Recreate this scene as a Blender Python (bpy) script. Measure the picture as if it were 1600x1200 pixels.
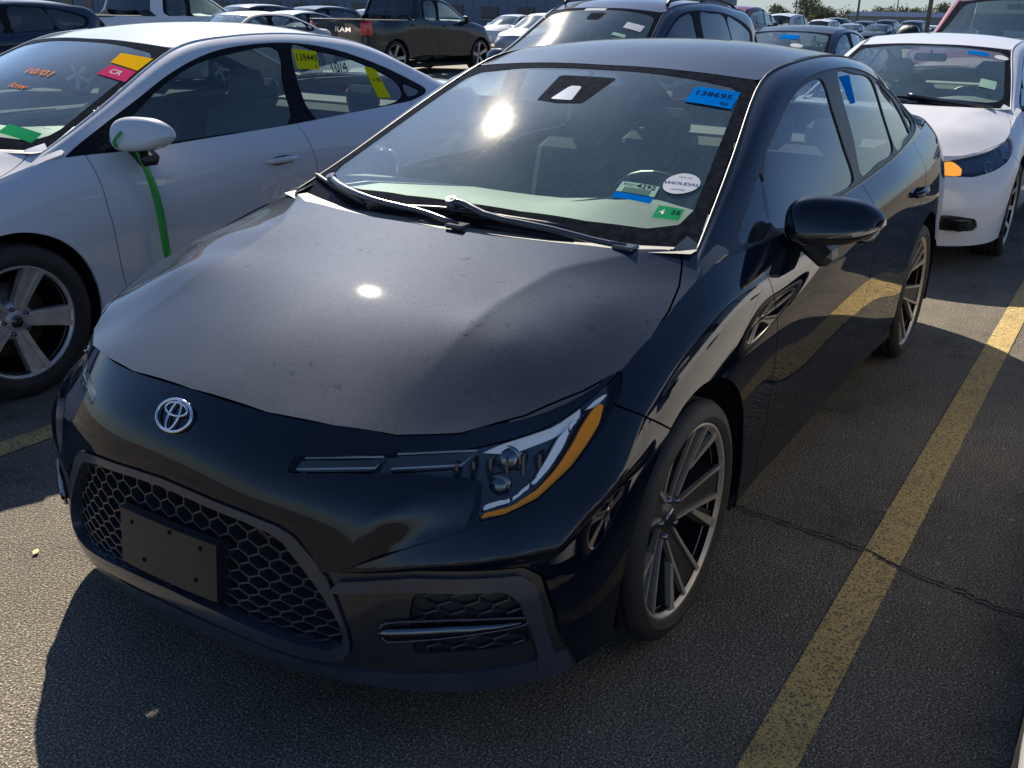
import bpy, math, random
import numpy as np
from mathutils import Vector, Matrix
for o in list(bpy.data.objects): bpy.data.objects.remove(o)
SC = bpy.context.scene
# ------------------------------------------------------------------ camera
cam = bpy.data.cameras.new('camera'); co = bpy.data.objects.new('camera', cam); SC.collection.objects.link(co)
Fv = Vector((-0.79216589, -0.49533451, -0.35653462)); Rv = Vector((-0.53628829, 0.84381565, 0.01923596)); Uv = Rv.cross(Fv)
M = Matrix((Rv, Uv, -Fv)).transposed().to_4x4(); M.translation = (2.113, 1.655, 1.527); co.matrix_world = M
cam.sensor_width = 36; cam.lens = 1532.2/1600*36; cam.clip_start = .05; cam.clip_end = 3000; SC.camera = co
# ------------------------------------------------------------------ light
SUN = Vector((-.92, -1.0, 1.0)).normalized()
EL = math.asin(SUN.z); AZ = math.atan2(SUN.x, SUN.y)
w = bpy.data.worlds.new('World'); SC.world = w; w.use_nodes = True; nt = w.node_tree
sky = nt.nodes.new('ShaderNodeTexSky'); sky.sky_type = 'NISHITA'; sky.sun_disc = False; sky.sun_elevation = EL; sky.sun_rotation = AZ
sky.air_density = 1.0; sky.dust_density = .5; sky.ozone_density = 1.2
tn = nt.nodes.new('ShaderNodeMix'); tn.data_type = 'RGBA'; tn.blend_type = 'MULTIPLY'; tn.inputs[0].default_value = 1; tn.inputs[7].default_value = (.76, .93, 1.22, 1); nt.links.new(sky.outputs[0], tn.inputs[6])
tg = nt.nodes.new('ShaderNodeTexCoord'); sx_ = nt.nodes.new('ShaderNodeSeparateXYZ'); rm = nt.nodes.new('ShaderNodeValToRGB'); hz = nt.nodes.new('ShaderNodeMix'); hz.data_type = 'RGBA'; hz.inputs[7].default_value = (4.3, 5.1, 5.3, 1)
rm.color_ramp.elements[0].color = (.88, .88, .88, 1); rm.color_ramp.elements[1].position = .15; rm.color_ramp.elements[1].color = (0, 0, 0, 1); rm.color_ramp.interpolation = 'EASE'
nt.links.new(tg.outputs['Generated'], sx_.inputs[0]); nt.links.new(sx_.outputs[2], rm.inputs[0]); nt.links.new(rm.outputs[0], hz.inputs[0]); nt.links.new(tn.outputs[2], hz.inputs[6]); nt.links.new(hz.outputs[2], nt.nodes['Background'].inputs[0]); nt.nodes['Background'].inputs[1].default_value = .052
sl = bpy.data.lights.new('sun', 'SUN'); sl.energy = 5.0; sl.angle = math.radians(.53); sl.color = (1, .885, .72)
so = bpy.data.objects.new('sun', sl); SC.collection.objects.link(so); so.rotation_euler = SUN.to_track_quat('Z', 'Y').to_euler()
vs = SC.view_settings; SC.display_settings.display_device = 'sRGB'; vs.view_transform = 'Standard'; vs.look = 'None'; vs.gamma = 1; vs.use_curve_mapping = False; vs.exposure = 1.05
SC.render.resolution_x = 1024; SC.render.resolution_y = 768

rnd = random.Random(7)
COL = bpy.context.scene.collection

# ------------------------------------------------------------------ numeric surface tools
def cspl(t, P, tt):
    """natural cubic spline through P (n,k) at t, evaluated at tt"""
    t = np.asarray(t, float); P = np.asarray(P, float); n = len(t)
    if n == 2:
        w = ((tt-t[0])/(t[1]-t[0]))[:, None]; return P[0]*(1-w)+P[1]*w
    h = np.diff(t); A = np.zeros((n, n)); B = np.zeros((n, P.shape[1]))
    A[0, 0] = A[-1, -1] = 1
    for i in range(1, n-1):
        A[i, i-1] = h[i-1]; A[i, i] = 2*(h[i-1]+h[i]); A[i, i+1] = h[i]
        B[i] = 6*((P[i+1]-P[i])/h[i]-(P[i]-P[i-1])/h[i-1])
    M = np.linalg.solve(A, B)
    i = np.clip(np.searchsorted(t, tt, side='right')-1, 0, n-2)
    hi = h[i][:, None]; a = (t[i+1]-tt)[:, None]; b = (tt-t[i])[:, None]
    return (M[i]*a**3+M[i+1]*b**3)/(6*hi)+(P[i]/hi-M[i]*hi/6)*a+(P[i+1]/hi-M[i+1]*hi/6)*b

def c1(xs, ys, x):
    return cspl(np.asarray(xs, float), np.asarray(ys, float)[:, None], np.atleast_1d(np.asarray(x, float)))[:, 0]

def chord(N, axis):
    d = np.linalg.norm(np.diff(N, axis=axis), axis=2).mean(axis=1-axis)
    t = np.concatenate([[0], np.cumsum(np.maximum(d, 1e-4))]); return t

class Surf:
    """tensor surface through a control net (nu, nv, 3)"""
    def __init__(s, net, du=.02, dv=.02, ucrease=(), vcrease=()):
        net = np.asarray(net, float); s.tu = chord(net, 0); s.tv = chord(net, 1)
        def seg(t, P, cre, d, forced=None):
            cuts = [0]+list(cre)+[len(t)-1]; out = []
            for a, b in zip(cuts[:-1], cuts[1:]):
                m = max(2, int(math.ceil((t[b]-t[a])/d))+1); tt = np.linspace(t[a], t[b], m)
                r = cspl(t[a:b+1], P[a:b+1], tt); out.append(r if not out else r[1:])
            return np.concatenate(out)
        nu, nv, _ = net.shape
        G = seg(s.tu, net.reshape(nu, -1), ucrease, du).reshape(-1, nv, 3)
        G = G.transpose(1, 0, 2); m = G.shape[1]
        G = seg(s.tv, G.reshape(nv, -1), vcrease, dv).reshape(-1, m, 3).transpose(1, 0, 2)
        s.G = G; s.N = gnormal(G)

def gnormal(G):
    gu = np.gradient(G, axis=0); gv = np.gradient(G, axis=1)
    N = np.cross(gu, gv); l = np.linalg.norm(N, axis=2, keepdims=True); return N/np.maximum(l, 1e-12)

class TM:
    """triangle soup with normals"""
    def __init__(s, V, N, T): s.V = V; s.N = N; s.T = T
    def copy(s): return TM(s.V.copy(), s.N.copy(), s.T.copy())

def gridtm(G, N=None):
    if N is None: N = gnormal(G)
    a, b, _ = G.shape; I = np.arange(a*b).reshape(a, b)
    q = np.stack([I[:-1, :-1], I[1:, :-1], I[1:, 1:], I[:-1, 1:]], -1).reshape(-1, 4)
    T = np.concatenate([q[:, [0, 1, 2]], q[:, [0, 2, 3]]])
    return TM(G.reshape(-1, 3).copy(), N.reshape(-1, 3).copy(), T)

def clip(m, f):
    """keep the part of m where f>0 (f per vertex)"""
    f = np.where(np.abs(f) < 1e-7, 1e-7, f); s = f > 0; k = s[m.T].sum(1)
    T = list(m.T[k == 3].tolist()); V = [m.V]; N = [m.N]; nv = []; nn = []; cache = {}; base = len(m.V)
    def cut(i, j):
        key = (i, j) if i < j else (j, i)
        if key not in cache:
            w = f[i]/(f[i]-f[j]); cache[key] = base+len(nv)
            nv.append(m.V[i]*(1-w)+m.V[j]*w); n = m.N[i]*(1-w)+m.N[j]*w; nn.append(n/(np.linalg.norm(n)+1e-9))
        return cache[key]
    for t in m.T[(k > 0) & (k < 3)].tolist():
        P = []
        for i in range(3):
            a, b = t[i], t[(i+1) % 3]
            if s[a]: P.append(a)
            if s[a] != s[b]: P.append(cut(a, b))
        for i in range(1, len(P)-1): T.append([P[0], P[i], P[i+1]])
    if nv: V.append(np.array(nv)); N.append(np.array(nn))
    V = np.concatenate(V); N = np.concatenate(N); T = np.array(T, int).reshape(-1, 3)
    used = np.unique(T); mp = -np.ones(len(V), int); mp[used] = np.arange(len(used))
    return TM(V[used], N[used], mp[T])

def poly_sd(P, pts):
    """signed distance, + inside, of P (n,2) to closed polygon pts"""
    pts = np.asarray(pts, float); d = np.full(len(P), 1e9); ins = np.zeros(len(P), bool)
    for a, b in zip(pts, np.roll(pts, -1, 0)):
        e = b-a; w = P-a; L = e@e+1e-12; t = np.clip((w@e)/L, 0, 1)
        d = np.minimum(d, np.linalg.norm(w-t[:, None]*e, axis=1))
        c = (a[1] > P[:, 1]) != (b[1] > P[:, 1])
        xx = (b[0]-a[0])*(P[:, 1]-a[1])/((b[1]-a[1]) if b[1] != a[1] else 1e-12)+a[0]
        ins ^= c & (P[:, 0] < xx)
    return np.where(ins, d, -d)

def smooth_poly(pts, n=8, closed=True):
    """rounded dense outline: pts may carry a third value 1 = sharp corner"""
    pts = [tuple(p) for p in pts]; out = []; m = len(pts)
    sharp = [len(p) > 2 and p[2] for p in pts]; Q = [np.array(p[:2], float) for p in pts]
    for i in range(m if closed else m-1):
        p1, p2 = Q[i], Q[(i+1) % m]; p0 = Q[(i-1) % m]; p3 = Q[(i+2) % m]
        t1 = (p2-p1) if sharp[i] else (p2-p0)/2; t2 = (p2-p1) if sharp[(i+1) % m] else (p3-p1)/2
        L = np.linalg.norm(p2-p1)
        for t, k in ((t1, 0), (t2, 1)):
            l = np.linalg.norm(t)
            if l > L: t *= L/l
        for j in range(n):
            s = j/n; out.append((2*s**3-3*s*s+1)*p1+(s**3-2*s*s+s)*t1+(-2*s**3+3*s*s)*p2+(s**3-s*s)*t2)
    if not closed: out.append(Q[-1])
    return np.array(out)

AX = {'XZ': (0, 2), 'YZ': (1, 2), 'XY': (0, 1)}
def inside(m, plane, pts, off=0., where=None):
    """keep inside polygon grown by off"""
    a = AX[plane]; f = poly_sd(m.V[:, a], pts)+off
    if where is not None: f = np.where(where(m.V), f, -1.)
    return clip(m, f)
def outside(m, plane, pts, off=0., where=None):
    a = AX[plane]; f = -poly_sd(m.V[:, a], pts)-off
    if where is not None: f = np.where(where(m.V), f, 1.)
    return clip(m, f)

def flange(m, d=.015, only=None):
    """fold every open edge inwards by d"""
    E = {}
    for t in m.T.tolist():
        for i in range(3):
            a, b = t[i], t[(i+1) % 3]; k = (a, b) if a < b else (b, a)
            E[k] = None if k in E else (a, b)
    ed = [e for e in E.values() if e]
    if only is not None: ed = [e for e in ed if only((m.V[e[0]]+m.V[e[1]])/2)]
    if not ed: return m
    ids = {}; V = []; N = []; T = []; n0 = len(m.V)
    ctr = {}
    for a, b in ed:
        e = m.V[b]-m.V[a]; o = np.cross(e, m.N[a]); l = np.linalg.norm(o)
        if l > 1e-12:
            for k in (a, b): ctr[k] = ctr.get(k, 0)+o/l
    for a, b in ed:
        for k in (a, b):
            if k not in ids:
                o = ctr.get(k, np.zeros(3)); o = o/(np.linalg.norm(o)+1e-9)
                ids[k] = n0+len(V); V += [m.V[k], m.V[k]-m.N[k]*d]; N += [o, o]
        i, j = ids[a], ids[b]; T += [[j, i, i+1], [j, i+1, j+1]]
    return TM(np.concatenate([m.V, np.array(V)]), np.concatenate([m.N, np.array(N)]), np.concatenate([m.T, np.array(T, int)]))

def mirror(m):
    s = np.array([1, -1, 1.]); return TM(m.V*s, m.N*s, m.T[:, ::-1].copy())
def join(*ms):
    ms = [m for m in ms if m is not None and len(m.T)]; n = 0; V = []; N = []; T = []
    for m in ms: V.append(m.V); N.append(m.N); T.append(m.T+n); n += len(m.V)
    return TM(np.concatenate(V), np.concatenate(N), np.concatenate(T))
def offset(m, d): return TM(m.V+m.N*d, m.N, m.T)
def flipn(m): return TM(m.V, -m.N, m.T[:, ::-1].copy())

def weld_normals(m, N):
    return N

# ------------------------------------------------------------------ object helpers
def link(name, me, mat=None, parent=None, loc=None):
    o = bpy.data.objects.new(name, me); COL.objects.link(o)
    if mat is not None:
        for x in (mat if isinstance(mat, (list, tuple)) else [mat]):
            if x is not None: me.materials.append(x)
    if parent is not None: o.parent = parent
    if loc is not None: o.location = loc
    return o

def tmobj(name, m, mat, parent=None):
    me = bpy.data.meshes.new(name); V = m.V; T = m.T
    me.vertices.add(len(V)); me.vertices.foreach_set('co', V.ravel().astype('f'))
    me.loops.add(len(T)*3); me.loops.foreach_set('vertex_index', T.ravel().astype('i'))
    me.polygons.add(len(T)); me.polygons.foreach_set('loop_start', np.arange(0, len(T)*3, 3, dtype='i'))
    me.update(calc_edges=True); me.validate()
    me.polygons.foreach_set('use_smooth', [True]*len(me.polygons))
    if len(me.vertices) == len(V) and len(me.polygons) == len(T):
        me.normals_split_custom_set_from_vertices(m.N.astype('f').tolist())
    return link(name, me, mat, parent)

def empty(name, loc=(0, 0, 0), rz=0., label=None, cat=None, group=None):
    o = bpy.data.objects.new(name, None); COL.objects.link(o); o.location = loc; o.rotation_euler = (0, 0, rz)
    tag(o, label, cat, group); return o
def tag(o, label=None, cat=None, group=None, kind=None):
    if label: o['label'] = label
    if cat: o['category'] = cat
    if group: o['group'] = group
    if kind: o['kind'] = kind
    return o

class MB:
    """plain polygon builder"""
    def __init__(s): s.v = []; s.f = []; s.sm = []
    def add(s, V, F, smooth=False):
        n = len(s.v); s.v += [tuple(map(float, p)) for p in V]; s.f += [tuple(i+n for i in f) for f in F]; s.sm += [smooth]*len(F); return s
    def box(s, c, d, R=None, taper=1., bev=0.):
        hx, hy, hz = (x/2 for x in d)
        if bev <= 0:
            P = [(-hx, -hy, -hz), (hx, -hy, -hz), (hx, hy, -hz), (-hx, hy, -hz)]
            P += [(x*taper, y*taper, hz) for x, y, z in P]
            F = [(3, 2, 1, 0), (4, 5, 6, 7), (0, 1, 5, 4), (1, 2, 6, 5), (2, 3, 7, 6), (3, 0, 4, 7)]
        else:
            b = min(bev, hx*.9, hy*.9, hz*.9); P = []; F = []
            for sx in (-1, 1):
                for sy in (-1, 1):
                    for sz in (-1, 1):
                        P += [(sx*hx, sy*(hy-b), sz*(hz-b)), (sx*(hx-b), sy*hy, sz*(hz-b)), (sx*(hx-b), sy*(hy-b), sz*hz)]
            idx = lambda x, y, z, k: (((x > 0)*2+(y > 0))*2+(z > 0))*3+k
            for sg in (-1, 1):
                q = [idx(sg, -1, -1, 0), idx(sg, 1, -1, 0), idx(sg, 1, 1, 0), idx(sg, -1, 1, 0)]; F.append(q if sg > 0 else q[::-1])
                q = [idx(-1, sg, -1, 1), idx(1, sg, -1, 1), idx(1, sg, 1, 1), idx(-1, sg, 1, 1)]; F.append(q[::-1] if sg > 0 else q)
                q = [idx(-1, -1, sg, 2), idx(1, -1, sg, 2), idx(1, 1, sg, 2), idx(-1, 1, sg, 2)]; F.append(q if sg > 0 else q[::-1])
            for a in (-1, 1):
                for b2 in (-1, 1):
                    F.append([idx(a, b2, -1, 0), idx(a, b2, 1, 0), idx(a, b2, 1, 1), idx(a, b2, -1, 1)])
                    F.append([idx(a, -1, b2, 0), idx(a, 1, b2, 0), idx(a, 1, b2, 2), idx(a, -1, b2, 2)])
                    F.append([idx(-1, a, b2, 1), idx(1, a, b2, 1), idx(1, a, b2, 2), idx(-1, a, b2, 2)])
                    for c2 in (-1, 1): F.append([idx(a, b2, c2, 0), idx(a, b2, c2, 1), idx(a, b2, c2, 2)])
            # fix winding
            Pa = np.array(P); F2 = []
            for f in F:
                p = Pa[list(f)]; n = np.cross(p[1]-p[0], p[2]-p[0]); F2.append(f if n@p.mean(0) > 0 else f[::-1])
            F = F2
        P = [Vector(p) for p in P]
        if R is not None: P = [R@p for p in P]
        s.add([p+Vector(c) for p in P], F); return s
    def tube(s, pts, r, n=8, smooth=True, cap=True):
        pts = [Vector(p) for p in pts]; m = len(pts); rr = r if hasattr(r, '__len__') else [r]*m
        T = [(pts[min(i+1, m-1)]-pts[max(i-1, 0)]).normalized() for i in range(m)]
        u = T[0].orthogonal().normalized(); V = []
        for i in range(m):
            u = (u-T[i]*u.dot(T[i])).normalized(); w = T[i].cross(u)
            for k in range(n):
                a = 2*math.pi*k/n; V.append(pts[i]+(u*math.cos(a)+w*math.sin(a))*rr[i])
        F = [(i*n+k, i*n+(k+1) % n, (i+1)*n+(k+1) % n, (i+1)*n+k) for i in range(m-1) for k in range(n)]
        s.add(V, F, smooth)
        if cap:
            s.f += [tuple(len(s.v)-len(V)+k for k in range(n))[::-1], tuple(len(s.v)-n+k for k in range(n))]; s.sm += [False]*2
        return s
    def lathe(s, prof, n=48, axis='Y', c=(0, 0, 0), smooth=True):
        V = []; m = len(prof)
        for k in range(n):
            a = 2*math.pi*k/n; ca, sa = math.cos(a), math.sin(a)
            for r, h in prof:
                p = {'Y': (r*ca, h, r*sa), 'Z': (r*ca, r*sa, h), 'X': (h, r*ca, r*sa)}[axis]
                V.append((p[0]+c[0], p[1]+c[1], p[2]+c[2]))
        F = [(k*m+i, k*m+i+1, ((k+1) % n)*m+i+1, ((k+1) % n)*m+i) for k in range(n) for i in range(m-1)]
        s.add(V, F, smooth); return s
    def prism(s, out, h0, h1, fn=lambda p, h: (p[0], p[1], h), smooth=False):
        """outline extruded between h0 and h1; fn maps (p,h) to 3D"""
        n = len(out); V = [fn(p, h0) for p in out]+[fn(p, h1) for p in out]
        F = [(i, (i+1) % n, n+(i+1) % n, n+i) for i in range(n)]
        s.add(V, F, smooth); s.f += [tuple(len(s.v)-2*n+i for i in range(n))[::-1], tuple(len(s.v)-n+i for i in range(n))]; s.sm += [False]*2; return s
    def quad(s, a, b, c, d): return s.add([a, b, c, d], [(0, 1, 2, 3)])
    def mesh(s, name, fixn=False):
        me = bpy.data.meshes.new(name); me.from_pydata(s.v, [], s.f); me.polygons.foreach_set('use_smooth', s.sm); me.update()
        if fixn:
            import bmesh
            bm = bmesh.new(); bm.from_mesh(me); bmesh.ops.recalc_face_normals(bm, faces=bm.faces); bm.to_mesh(me); bm.free()
        return me
    def obj(s, name, mat, parent=None, loc=None, fixn=False): return link(name, s.mesh(name, fixn), mat, parent, loc)

def tris_of(out):
    """ear-less triangulation through blender"""
    from mathutils.geometry import tessellate_polygon
    return tessellate_polygon([[Vector((p[0], p[1], 0)) for p in out]])

def rbf(pts, smooth=1e-6):
    """thin plate height field z(x,y); pts rows (x,y,z) mirrored in y"""
    P = np.array(pts, float); M = P[P[:, 1] > 1e-6]*np.array([1, -1, 1]); P = np.concatenate([P, M]); n = len(P)
    def K(A, B):
        r2 = ((A[:, None]-B[None])**2).sum(-1); return .5*r2*np.log(r2+1e-12)
    A = np.zeros((n+3, n+3)); A[:n, :n] = K(P[:, :2], P[:, :2])+np.eye(n)*smooth
    A[:n, n] = 1; A[:n, n+1:] = P[:, :2]; A[n:, :n] = A[:n, n:].T
    w = np.linalg.solve(A, np.concatenate([P[:, 2], np.zeros(3)]))
    def f(x, y):
        Q = np.stack([np.ravel(x), np.ravel(y)], 1); out = np.empty(len(Q))
        for i in range(0, len(Q), 20000): q = Q[i:i+20000]; out[i:i+20000] = K(q, P[:, :2])@w[:n]+w[n]+q@w[n+1:]
        return out.reshape(np.shape(x))
    return f

def hfield(f, x0, x1, y0, y1, d):
    xs = np.linspace(x1, x0, int((x1-x0)/d)+2); ys = np.linspace(y0, y1, int((y1-y0)/d)+2)
    X, Y = np.meshgrid(xs, ys, indexing='ij'); Z = f(X, Y); G = np.stack([X, Y, Z], -1)
    N = gnormal(G)
    if N[..., 2].mean() < 0: G = G[:, ::-1]; N = gnormal(G)
    return gridtm(G, N)

def skirt_surf(net, d=.02, vcrease=(), ucrease=()):
    s = np.array([1, -1, 1.]); full = np.concatenate([net[2:0:-1]*s, net, net[-2:-4:-1]*s])
    S = Surf(full, d, d, [c+2 for c in ucrease], vcrease); m = gridtm(S.G, S.N)
    # normals must point away from the car's axis
    if (m.N[:, 1]*np.sign(m.V[:, 1]+1e-9)).mean() < 0: m = flipn(m)
    return clip(m, m.V[:, 1]+1e-6)

# ------------------------------------------------------------------ the black sedan's surfaces (X forward, Y car-left, Z up, front axle at X=0)
# wrap-round skirt: stations from the front centre round the side to the rear centre, rows from the bottom up
def skirt_net():
    S = []
    # front fascia: y, then (x,z) per row
    S.append([(.865, 0, .165), (.905, 0, .24), (.905, 0, .37), (.895, 0, .50), (.882, 0, .60), (.845, 0, .68), (.795, 0, .738)])
    S.append([(.855, .22, .165), (.893, .22, .24), (.893, .22, .37), (.884, .22, .50), (.868, .22, .595), (.828, .22, .672), (.778, .215, .728)])
    S.append([(.815, .42, .165), (.838, .43, .24), (.838, .43, .37), (.828, .435, .49), (.812, .43, .58), (.768, .425, .655), (.722, .405, .722)])
    S.append([(.74, .60, .165), (.745, .61, .24), (.748, .62, .36), (.738, .62, .47), (.712, .61, .565), (.665, .585, .645), (.625, .56, .718)])
    S.append([(.62, .755, .17), (.625, .765, .24), (.625, .775, .35), (.61, .775, .46), (.575, .765, .56), (.525, .73, .65), (.495, .69, .737)])
    S.append([(.48, .835, .18), (.48, .845, .25), (.478, .853, .35), (.46, .855, .47), (.42, .85, .58), (.385, .815, .68), (.36, .752, .766)])
    S.append([(.33, .862, .19), (.33, .870, .26), (.325, .877, .37), (.31, .880, .50), (.28, .873, .62), (.25, .838, .725), (.23, .775, .80)])
    S.append([(.0, .880, .19), (.0, .884, .27), (.0, .887, .40), (.0, .888, .55), (.0, .880, .68), (.0, .842, .80), (.0, .775, .858)])
    S.append([(-.25, .868, .19), (-.25, .876, .27), (-.25, .876, .40), (-.25, .882, .55), (-.25, .877, .71), (-.25, .843, .845), (-.25, .775, .915)])
    S.append([(-0.55, 0.853, 0.19), (-0.55, 0.862, 0.26), (-0.55, 0.868, 0.4), (-0.55, 0.876, 0.58), (-0.55, 0.876, 0.74), (-0.55, 0.846, 0.85), (-0.55, 0.8, 0.925)])
    S.append([(-1, 0.85, 0.19), (-1, 0.862, 0.26), (-1, 0.869, 0.4), (-1, 0.878, 0.6), (-1, 0.88, 0.76), (-1, 0.857, 0.865), (-1, 0.812, 0.937)])
    S.append([(-1.6, 0.85, 0.19), (-1.6, 0.862, 0.26), (-1.6, 0.87, 0.4), (-1.6, 0.879, 0.62), (-1.6, 0.882, 0.78), (-1.6, 0.862, 0.885), (-1.6, 0.81, 0.957)])
    S.append([(-2.15, 0.853, 0.19), (-2.15, 0.865, 0.27), (-2.15, 0.874, 0.42), (-2.15, 0.881, 0.62), (-2.15, 0.883, 0.8), (-2.15, 0.858, 0.91), (-2.15, 0.798, 0.985)])
    S.append([(-2.7, 0.87, 0.2), (-2.7, 0.878, 0.28), (-2.7, 0.884, 0.42), (-2.7, 0.886, 0.6), (-2.7, 0.876, 0.8), (-2.7, 0.83, 0.93), (-2.7, 0.762, 1.01)])
    S.append([(-3.15, .84, .24), (-3.15, .855, .32), (-3.15, .865, .44), (-3.15, .862, .60), (-3.15, .845, .80), (-3.15, .79, .95), (-3.15, .715, 1.035)])
    S.append([(-3.48, .71, .26), (-3.50, .735, .34), (-3.52, .755, .46), (-3.52, .755, .62), (-3.52, .735, .80), (-3.50, .69, .97), (-3.46, .63, 1.05)])
    S.append([(-3.62, .40, .27), (-3.66, .42, .35), (-3.69, .44, .47), (-3.68, .44, .63), (-3.66, .43, .82), (-3.64, .41, .99), (-3.60, .38, 1.065)])
    S.append([(-3.65, 0, .27), (-3.69, 0, .35), (-3.72, 0, .47), (-3.71, 0, .63), (-3.69, 0, .82), (-3.67, 0, .99), (-3.63, 0, 1.07)])
    return np.array(S)

RAIL = np.array([(-.255, .722, .930), (-.5, .676, 1.035), (-.8, .618, 1.178), (-1.126, .556, 1.322), (-1.4, .560, 1.372), (-1.8, .565, 1.388),
                 (-2.2, .560, 1.366), (-2.5, .550, 1.318), (-2.8, .575, 1.215), (-3.15, .618, 1.068)])
BELTX = [-.16, -.45, -.7, -1.0, -1.4, -1.8, -2.2, -2.6, -2.95, -3.38]
def side_net(k6, rail=RAIL, bx=BELTX):
    o = np.argsort(k6[:, 0]); net = []
    for T, x in zip(rail, bx):
        B = np.array([x, np.interp(x, k6[o, 0], k6[o, 1]), np.interp(x, k6[o, 0], k6[o, 2])]); h = np.linalg.norm(T-B)
        net.append([B, B*.65+T*.35+np.array([0, .05*h, 0]), B*.25+T*.75+np.array([0, .105*h, 0]), B*.07+T*.93+np.array([0, .075*h, .02*h]), T])
    return np.array(net)
def hood_pts(net):
    P = [tuple(net[i, 6]) for i in range(0, 7)]+[(0, .775, .858), (-.16, .775, .893), (-.25, .693, .937)]
    P += [(.6, 0, .802), (.3, 0, .870), (0, 0, .925), (-.12, 0, .952), (-.35, 0, .99), (.45, .4, .812), (.2, .42, .872), (-.1, .42, .937), (-.35, .4, .985), (.1, .63, .880), (.35, .55, .832)]
    return P
WS = [(-.281, .711, .938), (-.19, .4, .955), (-.15, 0, .962), (-1.126, .55, 1.326), (-1.09, .3, 1.346), (-1.08, 0, 1.352), (-.62, 0, 1.183), (-.66, .35, 1.170), (-.7, .636, 1.135), (-.48, .675, 1.032)]
ROOF = [(-1.126, .55, 1.328), (-1.09, .3, 1.348), (-1.08, 0, 1.354), (-1.35, 0, 1.40), (-1.7, 0, 1.428), (-2.05, 0, 1.428), (-2.4, 0, 1.395), (-2.6, 0, 1.362),
        (-1.4, .555, 1.374), (-1.8, .56, 1.391), (-2.2, .555, 1.369), (-2.5, .545, 1.322), (-1.7, .35, 1.417)]
BACK = [(-2.55, 0, 1.372), (-2.5, .545, 1.322), (-2.8, .57, 1.218), (-3.15, .613, 1.07), (-3.25, 0, 1.10), (-2.9, 0, 1.255), (-2.9, .35, 1.235)]
DECK = [(-3.2, 0, 1.10), (-3.15, .61, 1.07), (-3.15, .715, 1.037), (-3.46, .63, 1.052), (-3.6, .38, 1.067), (-3.63, 0, 1.072), (-3.4, 0, 1.092)]

# ------------------------------------------------------------------ materials
class NT:
    def __init__(s, name):
        s.m = bpy.data.materials.new(name); s.m.use_nodes = True; s.t = s.m.node_tree; s.b = s.t.nodes['Principled BSDF']; s.out = s.t.nodes['Material Output']
    def n(s, typ, **k):
        x = s.t.nodes.new(typ)
        for a, v in k.items(): setattr(x, a, v)
        return x
    def l(s, a, b): s.t.links.new(a, b)
    def set(s, **k):
        for a, v in k.items(): s.b.inputs[a.replace('_', ' ')].default_value = v
        return s
    def noise(s, scale, detail=4, rough=.6, coord='Object', vec=None, stretch=None):
        n = s.n('ShaderNodeTexNoise'); n.inputs['Scale'].default_value = scale; n.inputs['Detail'].default_value = detail; n.inputs['Roughness'].default_value = rough
        c = s.n('ShaderNodeTexCoord'); o = c.outputs[coord]
        if stretch:
            mp = s.n('ShaderNodeMapping'); mp.inputs['Scale'].default_value = stretch; s.l(o, mp.inputs[0]); o = mp.outputs[0]
        s.l(o, n.inputs['Vector']); return n.outputs[0]
    def ramp(s, src, stops):
        r = s.n('ShaderNodeValToRGB'); e = r.color_ramp.elements
        while len(e) < len(stops): e.new(.5)
        for q, (p, c) in zip(e, stops): q.position = p; q.color = (c, c, c, 1) if not hasattr(c, '__len__') else (*c, 1)
        s.l(src, r.inputs[0]); return r.outputs[0]
    def math(s, op, a, b=0., clamp=False):
        x = s.n('ShaderNodeMath', operation=op, use_clamp=clamp)
        for i, v in enumerate((a, b)):
            if hasattr(v, 'links') or hasattr(v, 'node'): s.l(v, x.inputs[i])
            else: x.inputs[i].default_value = v
        return x.outputs[0]
    def mix(s, f, a, b):
        x = s.n('ShaderNodeMix', data_type='RGBA')
        for i, v in ((0, f), (6, a), (7, b)):
            if hasattr(v, 'node'): s.l(v, x.inputs[i])
            elif i == 0: x.inputs[0].default_value = v
            else: x.inputs[i].default_value = (*v, 1)
        return x.outputs[2]
    def bump(s, h, strength=.3, dist=.002):
        b = s.n('ShaderNodeBump'); b.inputs['Strength'].default_value = strength; b.inputs['Distance'].default_value = dist; s.l(h, b.inputs['Height']); s.l(b.outputs[0], s.b.inputs['Normal']); return b

def simple(name, col, rough=.5, metal=0., spec=.5, coat=0., var=.0, vscale=30, bump=0.):
    q = NT(name); q.set(Roughness=rough, Metallic=metal, Coat_Weight=coat, Coat_Roughness=.04); q.b.inputs['Specular IOR Level'].default_value = spec
    if var:
        v = q.ramp(q.noise(vscale), [(.3, 1-var), (.7, 1+var)]); a = q.mix(1., (1, 1, 1), (1, 1, 1))
        x = q.n('ShaderNodeMix', data_type='RGBA', blend_type='MULTIPLY'); x.inputs[0].default_value = 1; x.inputs[6].default_value = (*col, 1); q.l(v, x.inputs[7]); q.l(x.outputs[2], q.b.inputs['Base Color'])
    else: q.b.inputs['Base Color'].default_value = (*col, 1)
    if bump: q.bump(q.noise(vscale*4), bump, .002)
    return q.m

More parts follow.
